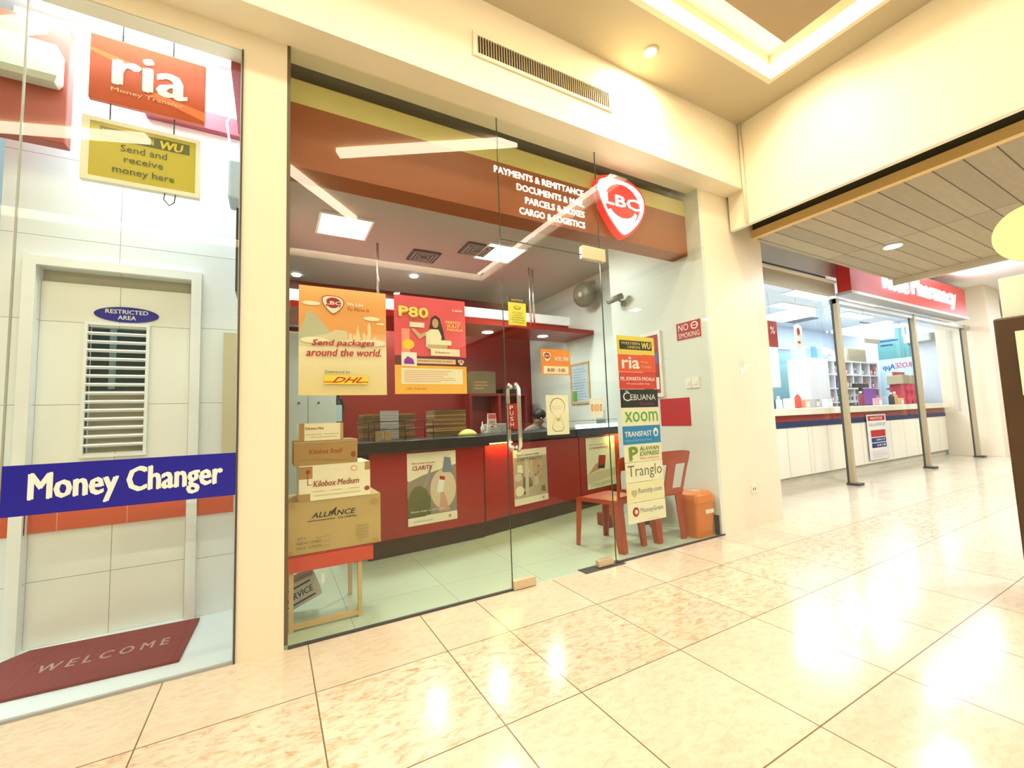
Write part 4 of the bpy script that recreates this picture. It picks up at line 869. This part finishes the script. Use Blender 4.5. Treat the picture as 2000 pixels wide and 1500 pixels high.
# emergency light with cable on side wall
t = thing('emergency_light', (.12, .45, 2.42), 'grey emergency lamp with a white plug cable on the booth side wall', 'lamp')
B(.12, .2, .38, .56, 2.42, 2.66, P('emg', .45, .52, .55)).build('case', t, bevel=.015); MB().ball((.07, .5, 2.7), .035, .035, .035, mat('lampw', (.9, .95, 1), .3, emit=2)).build('lamp_head', t)
MB().tube([(.14, .5, 2.66), (.12, .5, 2.8), (.1, .5, 2.95), (.13, .5, 3.0)], .006, WHITE, 8).build('cable', t); B(.185, .2, .46, .52, 3.1, 3.2, P('sockb', .35, .6, .8)).build('socket', t)
# far part of the booth seen at the extreme left
def d_wp(mb, fr, w, h):
    mb.oval(w*.5, h*.7, w*.25, h*.12, ISKIN, fr); mb.rect(w*.2, w*.8, h*.3, h*.6, IBRN, fr); mb.rect(0, w, 0, h*.2, IGRN, fr); mb.rect(0, w, h*.2, h*.34, TEAL, fr)
poster('standing_banner', 'multicoloured tall banner at the far left edge of the booth', 'banner', FF(-1.75, .9, 1.5), .7, 1.4, P('bann', .6, .55, .5), d_wp)

# ------------------------------------------------------------ wall details on the mall side
t = thing('air_vent', (2.03, -.18, 3.38), 'long white air grille with vertical slats on the header wall', 'air vent')
x0, x1, z0, z1 = 1.445, 2.608, 3.385, 3.55; y = -.18
B(x0, x1, y-.012, y, z0, z0+.024, PAINT).box(x0, x1, y-.012, y, z1-.022, z1, PAINT).box(x0, x0+.03, y-.012, y, z0+.024, z1-.022, PAINT).box(x1-.03, x1, y-.012, y, z0+.024, z1-.022, PAINT).build('frame', t, bevel=.002)
B(x0+.03, x1-.03, y-.002, y+.0, z0+.024, z1-.022, mat('ventdark', (.03, .02, .01), .8)).build('opening', t)
mb = MB(); n = 58
for i in range(n): x = x0+.034+(x1-x0-.068)*i/(n-1); mb.box(x-.0025, x+.0025, y-.011, y-.002, z0+.024, z1-.022, mat('slat', (.5, .42, .26), .5))
mb.build('slats', t)
for dx, l in ((-2.2, 'left'), (.2, 'middle'), (2.6, 'right')): solo(MB().lathe((dx, -6.3, 3.785), [(.07, 0), (.07, .015)], PAINT, 16), 'hall_downlight', 'recessed hall downlight behind the viewer, the %s one' % l, 'ceiling light')
t = thing('ceiling_spotlight', (2.82, -.4, 3.8), 'single bright recessed spotlight in the cream ceiling', 'ceiling light')
MB().lathe((2.82, -.4, 3.792), [(.055, 0), (.055, .008)], PAINT, 20).build('rim', t); MB().lathe((2.82, -.4, 3.788), [(.04, 0), (.04, .004)], mat('spot_warm', (1, .9, .55), .4, emit=25, noise=(0, 0)), 20).build('lens', t)
area('spot_light', (2.82, -.4, 3.78), .07, .07, 16, (1, .82, .5))
solo(MB().tube([(4.215, -.195, 3.8), (4.215, -.195, 2.83)], .014, PAINT, 8), 'corner_pipe', 'thin cream conduit in the corner between header and beam', 'pipe')
t = thing('wall_outlet', (4.3, -.005, .31), 'beige power outlet low on the front of the right pillar', 'outlet')
B(4.262, 4.345, -.008, 0, .31, .385, PCREAM).build('plate', t, bevel=.002); B(4.28, 4.29, -.0095, -.008, .335, .36, IOL).box(4.31, 4.32, -.0095, -.008, .335, .36, IOL).build('slots', t)
mb = MB(); fr = FF(4.2, 1.2, -.0005); r = random.Random(5)
for i in range(16): mb.oval(.09+r.uniform(-.04, .04), .3+r.uniform(-.06, .06), r.uniform(.012, .028), r.uniform(.01, .03), P('peel', .93, .9, .85) if i % 3 else P('peel2', .8, .72, .62), fr, 9, c=.001+i*.00005)
solo(mb, 'peeled_sticker', 'peeled pale sticker remains on the right pillar', 'mark')
# mall linear lights hung under the recess panel (seen mirrored in the shop glass)
BARM = mat('bar_light', (1, .88, .65), .4, emit=14, noise=(0, 0))
for a, b, l in (((.91, -1.89), (2.43, -.95), 'right one'), ((.47, -2.37), (1.27, -3.26), 'left one'), ((-2.3, -2.95), (-.67, -2.42), 'lower one in the left glass'), ((-2.1, -1.95), (-1.0, -1.29), 'upper one in the left glass')):
    d_ = (V(b)-V(a)).normalized(); fr = Fr((a[0], a[1], 3.76), (d_.x, d_.y, 0), (-d_.y, d_.x, 0)); L_ = (V(b)-V(a)).length
    solo(MB().box(0, L_, -.05, .05, 0, .05, BARM, fr), 'ceiling_bar_light', 'slanting bright ceiling bar light reflected in the glass, '+l, 'ceiling light')

# ------------------------------------------------------------ kiosk at the right edge
t = thing('kiosk_stand', (4.3, -2.4, 0), 'dark brown kiosk with a pale top board and round lime sign at the right edge', 'kiosk')
KB = mat('kiosk_brown', (.07, .033, .01), .35, noise=(8, .2))
B(3.7, 4.4, -3.0, -1.765, 0, 1.52, KB).build('body', t, bevel=.01)
B(3.76, 4.34, -2.95, -1.79, 1.52, 1.74, mat('kiosk_white', (.75, .85, .72), .4)).build('top_board', t, bevel=.005)
fr = Fr((3.69, -1.945, 1.93), (0, -1, 0), (0, 0, 1)); B(-.0, .5, -.99, -.66, .011, .013, PCREAM, Fr((3.7, -1.84, 2.1), (0, -1, 0), (0, 0, 1))).build('notice', t)
MB().prism([(.145*math.cos(R(a)), .145*math.sin(R(a))) for a in range(0, 360, 10)], -.03, 0, mat('lime_disc', (.8, .9, .45), .4), fr).oval(.02, .02, .045, .04, P('lcyan', .2, .75, .8), fr).build('round_sign', t, label='round lime sign with a cyan spot')
MB().tube([(3.705, -1.945, 1.56), (3.705, -1.945, 1.85)], .012, DGREY).build('sign_post', t)

# ------------------------------------------------------------ pharmacy front
YP = .5
POSTM = mat('pharm_post', (.42, .36, .22), .4)
for n_, x in ((16, 7.37), (17, 10.0), (18, 12.45)):
    structure(B(x-.04, x+.03, YP-.04, YP+.015, 0, 2.62, POSTM).box(x-.045, x+.03, YP+.015, YP+.04, 0, 2.62, DGREY).box(x-.06, x+.09, YP-.1, YP+.05, 0, .03, DGREY), 'trim_%d' % n_)
for n_, a, b in ((6, 4.75, 7.315), (7, 7.4, 9.945), (8, 10.03, 12.395)):
    structure(B(a, b, YP+.1, YP+.108, .9, 2.62, CLEAR), 'window_%d' % n_)
structure(B(4.75, 7.33, YP-.03, YP+.05, 2.66, 2.83, mat('grey_beam', (.42, .38, .26), .5)).box(4.75, 7.33, YP-.06, YP-.03, 2.83, 2.86, PAINT).box(4.75, 7.4, YP+.1, YP+.2, 2.9, 3.4, DGREY), 'trim_19')
structure(B(7.33, 13.0, YP-.03, YP+.06, 2.55, 2.62, mat('alu', (.5, .5, .48), .35, .6)), 'trim_20')
structure(B(4.75, 13.2, YP+.06, YP+.12, 2.98, 3.42, WHITE), 'wall_pharmacy_top')
# red sign box
sg = thing('pharmacy_sign', (10.2, .4, 2.62), 'long red box sign with glowing white name over the pharmacy', 'sign')
SR = mat('sign_red', (.62, .03, .025), .3)
B(7.4, 12.0, .3, .47, 2.70, 3.24, SR).build('box', sg, bevel=.005); B(7.38, 12.02, .29, .48, 2.66, 2.70, mat('alu', (.5, .5, .48))).build('trim', sg)
mb = MB(); LW = mat('lit_white_violet', (1, .9, 1), .4, emit=20, noise=(0, 0))
MB().text('Rose', 8.45, 9.35, 2.86, 3.16, LW, FF(0, 0, .298), .05, c=.004).build('lettering', sg); MB().text('Pharmacy', 9.5, 11.45, 2.80, 3.16, LW, FF(0, 0, .298), .05, c=.004).build('lettering', sg)
area('pharmacy_sign_glow_helper', (10, .27, 3.0), 3.0, .2, 30, (.95, .82, 1), (R(-90), 0, 0))  # helper lamp added before the sign to carry the glow of its letters
# bulky pillar right of it
structure(B(12.75, 13.6, .2, 1.0, 0, 3.42, PAINT).box(13.0, 13.2, 1.0, 5.0, 0, 3.3, mat('pharm_wall', (.8, .85, .92), .5)), 'wall_pharmacy_right')
structure(B(13.6, 13.95, .3, .42, 0, 3.0, mat('grey_post', (.36, .38, .3), .5)), 'trim_21')
structure(B(4.7, 13.0, 4.6, 4.7, 0, 3.3, mat('pharm_wall', (.8, .85, .92))).box(4.7, 4.76, .5, 4.6, 0, 3.3, mat('pharm_wall', (.8, .85, .92))), 'wall_pharmacy_back')
structure(B(4.7, 13.0, YP+.12, 4.6, 3.0, 3.05, mat('pharm_ceiling', (.74, .8, .9), .6)), 'ceiling_pharmacy')
for x, y, l in ((6.6, 1.9, 'first'), (8.9, 1.85, 'second'), (11.1, 1.75, 'third'), (8.3, 1.25, 'front small'), (9.9, 1.25, 'middle front small'), (11.6, 3.25, 'rear')):
    ceiling_light(x, y, 3.0, 1.15, .26, 'long lit ceiling panel inside the pharmacy, %s one' % l)
mb = B(10.1, 10.6, 2.2, 2.7, 2.985, 3.0, DGREY); solo(mb, 'ceiling_vent', 'dark air vent in the pharmacy ceiling', 'air vent')
structure(B(8.0, 13.0, 3.0, 3.1, 2.45, 3.0, mat('pharm_bulk', (.62, .72, .85), .5)), 'wall_pharmacy_bulkhead')
structure(B(8.0, 13.0, 3.5, 3.55, 0, 2.45, mat('pharm_teal', (.2, .34, .34), .5)), 'wall_pharmacy_teal')
# counter
pc = thing('pharmacy_counter', (8.8, 1.1, 0), 'long white panelled pharmacy counter with red and navy stripes', 'counter')
PW = tiled('counter_boards', (.82, .8, .66), (.4, .38, .28), (('X', .55, .1), ('Z', 5, -1)), .3, .01, .02)
B(4.9, 12.6, .95, 1.5, .12, .81, PW).build('panel', pc, origin=(0, 0, 0)); B(4.9, 12.6, 1.0, 1.5, 0, .12, mat('pale_kick', (.6, .58, .46), .5)).build('kick_board', pc)
B(4.9, 12.6, .94, 1.5, .81, .90, P('pnavy', .01, .02, .09)).build('navy_stripe', pc); B(4.9, 12.6, .94, 1.5, .90, .985, P('pred', .32, .015, .012)).build('red_stripe', pc)
B(4.8, 12.7, .88, 1.55, .985, 1.085, mat('ctop', (.86, .82, .66), .25)).build('worktop', pc, bevel=.01)
def d_tag(mb, fr, w, h):
    mb.rect(w*.06, w*.94, h*.86, h*.97, IRED, fr); mb.text('NOTICE', w*.2, w*.8, h*.89, h*.94, PCREAM, fr); mb.text('CALL & PICK UP', w*.08, w*.92, h*.74, h*.81, IGREY, fr); mb.rect(w*.15, w*.9, h*.5, h*.65, IRED, fr)
    mb.rect(w*.15, w*.9, h*.38, h*.48, IDBL, fr); mb.rect(w*.15, w*.9, h*.26, h*.36, IDBL, fr); mb.text('0917', w*.4, w*.85, h*.41, h*.45, PAPER, fr); mb.text('0918', w*.4, w*.85, h*.29, h*.33, PAPER, fr); mb.lines(w*.15, w*.9, h*.05, h*.22, 4, ILG, fr, .4)
poster('pickup_poster', 'narrow white and red pick up notice on the pharmacy counter front', 'poster', FF(9.05, .17, .925), .72, .76, P('tagbg', .72, .72, .68), d_tag)
# shelves and goods
def shelf_unit(x0, x1, y, z0, z1, cols, rows, label):
    t = thing('goods_shelf', ((x0+x1)/2, y+.15, z0), label, 'shelf'); mb = MB(); SWm = mat('shelf_white', (.82, .84, .88), .4)
    for i in range(cols+1): x = x0+(x1-x0)*i/cols; mb.box(x-.02, x+.02, y, y+.3, z0, z1, SWm)
    mb.build('upright', t); mb = MB()
    for j in range(rows+1): z = z0+(z1-z0)*j/rows; mb.box(x0, x1, y-.005, y+.3, z-.015, z+.015, SWm)
    mb.build('boards', t); B(x0, x1, y+.29, y+.3, z0, z1, mat('shelf_back', (.35, .42, .5), .6)).build('back', t)
    return t
shelf_unit(10.2, 12.6, 2.0, 0, 2.05, 6, 7, 'white compartment shelf full of medicine behind the pharmacy counter')
solo(B(9.4, 10.15, 1.9, 2.3, 0, 2.05, mat('shelf_white', (.82, .84, .88))), 'tall_white_panel', 'tall plain white cabinet side left of the medicine shelf', 'cabinet', bevel=.01)
PCs = [P('g%d' % i, *c) for i, c in enumerate([(.05, .25, .1), (.1, .1, .4), (.5, .05, .05), (.7, .7, .75), (.5, .6, .75), (.35, .25, .1), (.75, .72, .6), (.2, .25, .35), (.6, .2, .3)])]
protos = []
for i, m in enumerate(PCs):
    mb = B(-.05, .05, -.04, .04, 0, .16, m).rect(-.04, .04, .03, .11, PAPER if i not in (3, 6) else PCs[1], FF(0, 0, -.0405), 0)
    o = mb.build('medicine_box', origin=(0, 0, 0)); o['label'] = 'small medicine pack in a compartment of the white pharmacy shelf'; o['category'] = 'box'; o['group'] = 'medicine packs on the pharmacy shelf'; protos.append(o)
r = random.Random(11); first = set()
for j in range(3, 7):
    z = 2.05*j/7+.016
    for c in range(6):
        k = r.randrange(9)
        for q in range(r.randint(2, 3)):
            x = 10.2+.4*c+.08+.115*q; 
            if k not in first: o = protos[k]; first.add(k)
            else: o = protos[k].copy(); COL.objects.link(o)
            o.location = (x, 2.06+r.uniform(0, .03), z); s_ = r.uniform(.85, 1.1); o.scale = (1, 1, s_)
for k in range(9):
    if k not in first: bpy.data.objects.remove(protos[k])
# things on top of the shelf
t = thing('diaper_pack', (9.75, 2.1, 2.05), 'blue and white packs standing on top of the plain white cabinet', 'pack')
for i in range(3): B(9.45+.22*i, 9.65+.22*i, 1.95, 2.25, 2.05, 2.29+.03*(i % 2), P('pkb', .45, .7, .85) if i != 1 else P('pkc', .2, .5, .75)).build('pack', t, bevel=.02)
solo(MB().ball((10.52, 2.15, 2.21), .3, .16, .14, P('bagw', .78, .85, .9)), 'white_bag', 'puffy white bag on the medicine shelf top', 'bag')
solo(B(11.25, 12.1, 2.0, 2.3, 2.066, 2.35, mat('pcarton', (.42, .36, .24), .7)), 'carton', 'brown carton lying on top of the medicine shelf', 'box', bevel=.01)
solo(B(10.86, 11.2, 2.0, 2.3, 2.066, 2.24, P('bagw2', .8, .8, .88)), 'white_pack', 'low white pack between bag and brown carton', 'pack', bevel=.02)
# counter goods
t = thing('monitor', (9.9, 1.3, 1.085), 'black till screen seen from behind on the pharmacy counter', 'monitor')
B(9.62, 10.2, 1.28, 1.32, 1.42, 1.5, BLACK).build('screen', t, bevel=.008); B(9.87, 9.95, 1.28, 1.32, 1.1, 1.42, BLACK).build('stand', t); B(9.8, 10.02, 1.2, 1.4, 1.085, 1.1, BLACK).build('foot', t)
t = thing('red_cushion_rack', (12.1, 1.3, 1.085), 'red tufted goods rack at the right end of the pharmacy counter', 'rack')
B(11.55, 12.4, 1.2, 1.45, 1.085, 1.5, P('rk', .5, .02, .06)).build('rack', t, bevel=.01); mb = MB()
for i in range(4):
    for j in range(2): mb.ball((11.66+.2*i, 1.2, 1.19+.2*j), .09, .05, .085, P('rk2', .62, .03, .09), 12, 8)
mb.build('cushions', t)
solo(B(11.45, 12.2, 1.2, 1.45, 1.5, 1.68, mat('pcarton', (.42, .36, .24))), 'carton', 'brown carton on top of the red rack', 'box', bevel=.01)
solo(B(11.9, 12.4, 1.46, 1.5, 1.5, 1.78, P('rbk', .55, .03, .06)), 'red_board', 'red board standing behind the brown carton', 'board')
solo(B(10.35, 10.95, 1.46, 1.5, 1.085, 1.42, P('prp', .2, .06, .4)), 'purple_board', 'purple display board on the pharmacy counter', 'board')
goods = [(6.75, 'blue', 'bottle', (.02, .05, .2)), (6.95, 'white', 'bottle', (.8, .85, .82)), (7.15, 'white', 'tub', (.82, .8, .75)), (7.6, 'red', 'bottle', (.7, .08, .05)), (7.75, 'peach', 'tub', (.85, .5, .35)), (8.0, 'grey', 'stand', (.5, .5, .5)), (8.3, 'pale', 'tub', (.7, .72, .75)), (9.5, 'dark red', 'bottle', (.25, .03, .06)), (9.68, 'white', 'bottle', (.85, .8, .85)), (10.3, 'pink', 'tub', (.75, .4, .4)), (10.75, 'black', 'bottle', (.02, .02, .03)), (11.05, 'amber', 'bottle', (.6, .3, .1)), (11.3, 'tan', 'tub', (.65, .45, .25)), (6.4, 'pale green', 'tub', (.6, .72, .6)), (6.6, 'grey', 'bottle', (.4, .42, .45))]
r = random.Random(4)
for i, (x, cn, kd, c) in enumerate(goods):
    m = P('gd%d' % i, *c); y = 1.12+r.uniform(0, .12); h = r.uniform(.16, .26)
    t = thing('counter_'+('bottle' if kd == 'bottle' else 'tub' if kd == 'tub' else 'stand'), (x, y, 1.085), '%s %s on the pharmacy counter, number %s from its left end'.replace(', number %s from its left end', '%s') % (cn, kd, ''), kd)
    t['label'] = '%s %s on the pharmacy counter %s' % (cn, kd, ('in the left bay', 'in the middle bay', 'in the right bay')[(x > 7.37)+(x > 10.0)])
    if kd == 'bottle': MB().lathe((x, y, 1.085), [(.04, 0), (.045, .01), (.045, h*.7), (.018, h*.85), (.018, h*.9)], m, 14).build('body', t); MB().lathe((x, y, 1.085+h*.9), [(.02, 0), (.02, .03)], PAPER, 10).build('cap', t)
    else: B(x-.07, x+.07, y-.05, y+.05, 1.085, 1.085+h*.75, m).build('body', t, bevel=.01); B(x-.05, x+.05, y-.052, y-.05, 1.1, 1.085+h*.5, PAPER).build('label_plate', t)
# orange stand-up figure-like display -> plain orange display
# hanging things
mb = MB(); mb.prism([(0, .08), (.12, 0), (.24, .08), (.24, .42), (.12, .46), (0, .42)], 0, .01, PAPER, FF(8.2, 2.08, 1.5)); fr = FF(8.2, 2.08, 1.5); mb.lay = .011; mb.oval(.12, .33, .05, .07, IRED, fr); mb.rect(.08, .16, .12, .16, IRED, fr); mb.tube([(8.32, 1.495, 2.54), (8.32, 1.495, 3.0)], .003, GREY, 5)
solo(mb, 'hanging_tag_sign', 'white tag shaped hanging sign with red marks in the pharmacy', 'sign')
solo(MB().box(0, .25, 0, .5, 0, .01, IRED, FF(7.42, 2.1, 1.5)).text('%', .05, .18, .22, .34, PAPER, FF(7.42, 2.1, 1.5), c=.011).tube([(7.5, 1.5, 2.6), (7.5, 1.5, 3.0)], .003, GREY, 5), 'hanging_red_sign', 'narrow red hanging sign at the left of the pharmacy', 'sign')
solo(MB().box(0, .7, 0, .35, 0, .01, PAPER, FF(10.75, 2.35, 1.5)).box(-.1, .5, .4, .42, 0, .02, DGREY, FF(10.75, 2.35, 1.5)).tube([(10.8, 1.49, 2.7), (10.8, 1.49, 3.0)], .006, GREY, 5), 'hanging_white_board', 'plain white board hanging above the pharmacy shelves', 'sign')
solo(B(8.2, 8.95, 2.2, 2.5, 1.5, 2.25, P('wcab', .82, .86, .9)).box(8.2, 8.95, 2.45, 2.5, 1.15, 1.5, P('wcab', .82, .86, .9)).box(8.2, 8.95, 2.2, 2.6, .0, 1.15, P('wcab', .82, .86, .9)), 'white_cupboard', 'plain white cupboard at the left of the pharmacy', 'cabinet')
def d_teal(mb, fr, w, h):
    mb.rect(0, w, h*.55, h, TEAL, fr); mb.lines(w*.1, w*.7, h*.75, h*.88, 2, IDBL, fr, .4)
    mb.text('ROSE', w*.98, w*.5, h*.4, h*.48, P('ired2', .5, .08, .2), fr, .04); mb.text('App', w*.48, w*.1, h*.37, h*.47, P('iblue2', .05, .12, .45), fr, .04)
    mb.flat([(w*.1, h*.1), (w*.4, h*.14), (w*.5, h*.28), (w*.7, h*.3), (w*.75, h*.1), (w*.95, h*.08), (w*.6, h*.03)], P('sct', .05, .12, .18), fr)
poster('pharmacy_poster', 'teal and pale poster with blue and red words on the pharmacy side wall', 'poster', FW(2.1, 1.3, 12.995), .6, 1.55, P('tealp', .55, .7, .75), d_teal)
solo(B(12.8, 12.99, 1.1, 1.55, 2.45, 2.65, P('acw', .7, .72, .68)), 'air_conditioner', 'small pale wall air conditioner in the pharmacy right corner', 'air conditioner', bevel=.02)
# canopy downlight
t = thing('canopy_spotlight', (6.3, -.55, 2.82), 'bright round recessed light in the wooden plank canopy', 'ceiling light')
MB().lathe((6.3, -.55, 2.818), [(.09, 0), (.09, .012)], WHITE, 24).build('rim', t); MB().lathe((6.3, -.55, 2.813), [(.075, 0), (.075, .005)], mat('spot_cool', (.95, .95, 1), .4, emit=25, noise=(0, 0)), 24).build('lens', t)
area('canopy_spot', (6.3, -.55, 2.8), .14, .14, 45, (.95, .95, 1))
area('canopy_spot', (5.6, -2.6, 2.8), .14, .14, 45, (.95, .95, 1)); area('canopy_spot', (7.4, -2.6, 2.8), .14, .14, 45, (.95, .95, 1))
area('corridor_light', (11, -2.0, 3.38), 2.5, 1.2, 140, (.95, .97, 1)); area('corridor_light', (17, -2.0, 3.38), 4, 2, 200, (.95, .97, 1))
# far shop beyond the pillar
t = thing('far_display', (16.5, .9, 0), 'dark far shop display seen past the last pillar', 'display')
B(15.5, 18.5, .9, 1.1, 0, 2.6, mat('far_dark', (.04, .07, .07), .3)).build('panel', t); B(15.5, 18.5, .88, .9, 2.7, 3.3, WHITE).build('header', t)
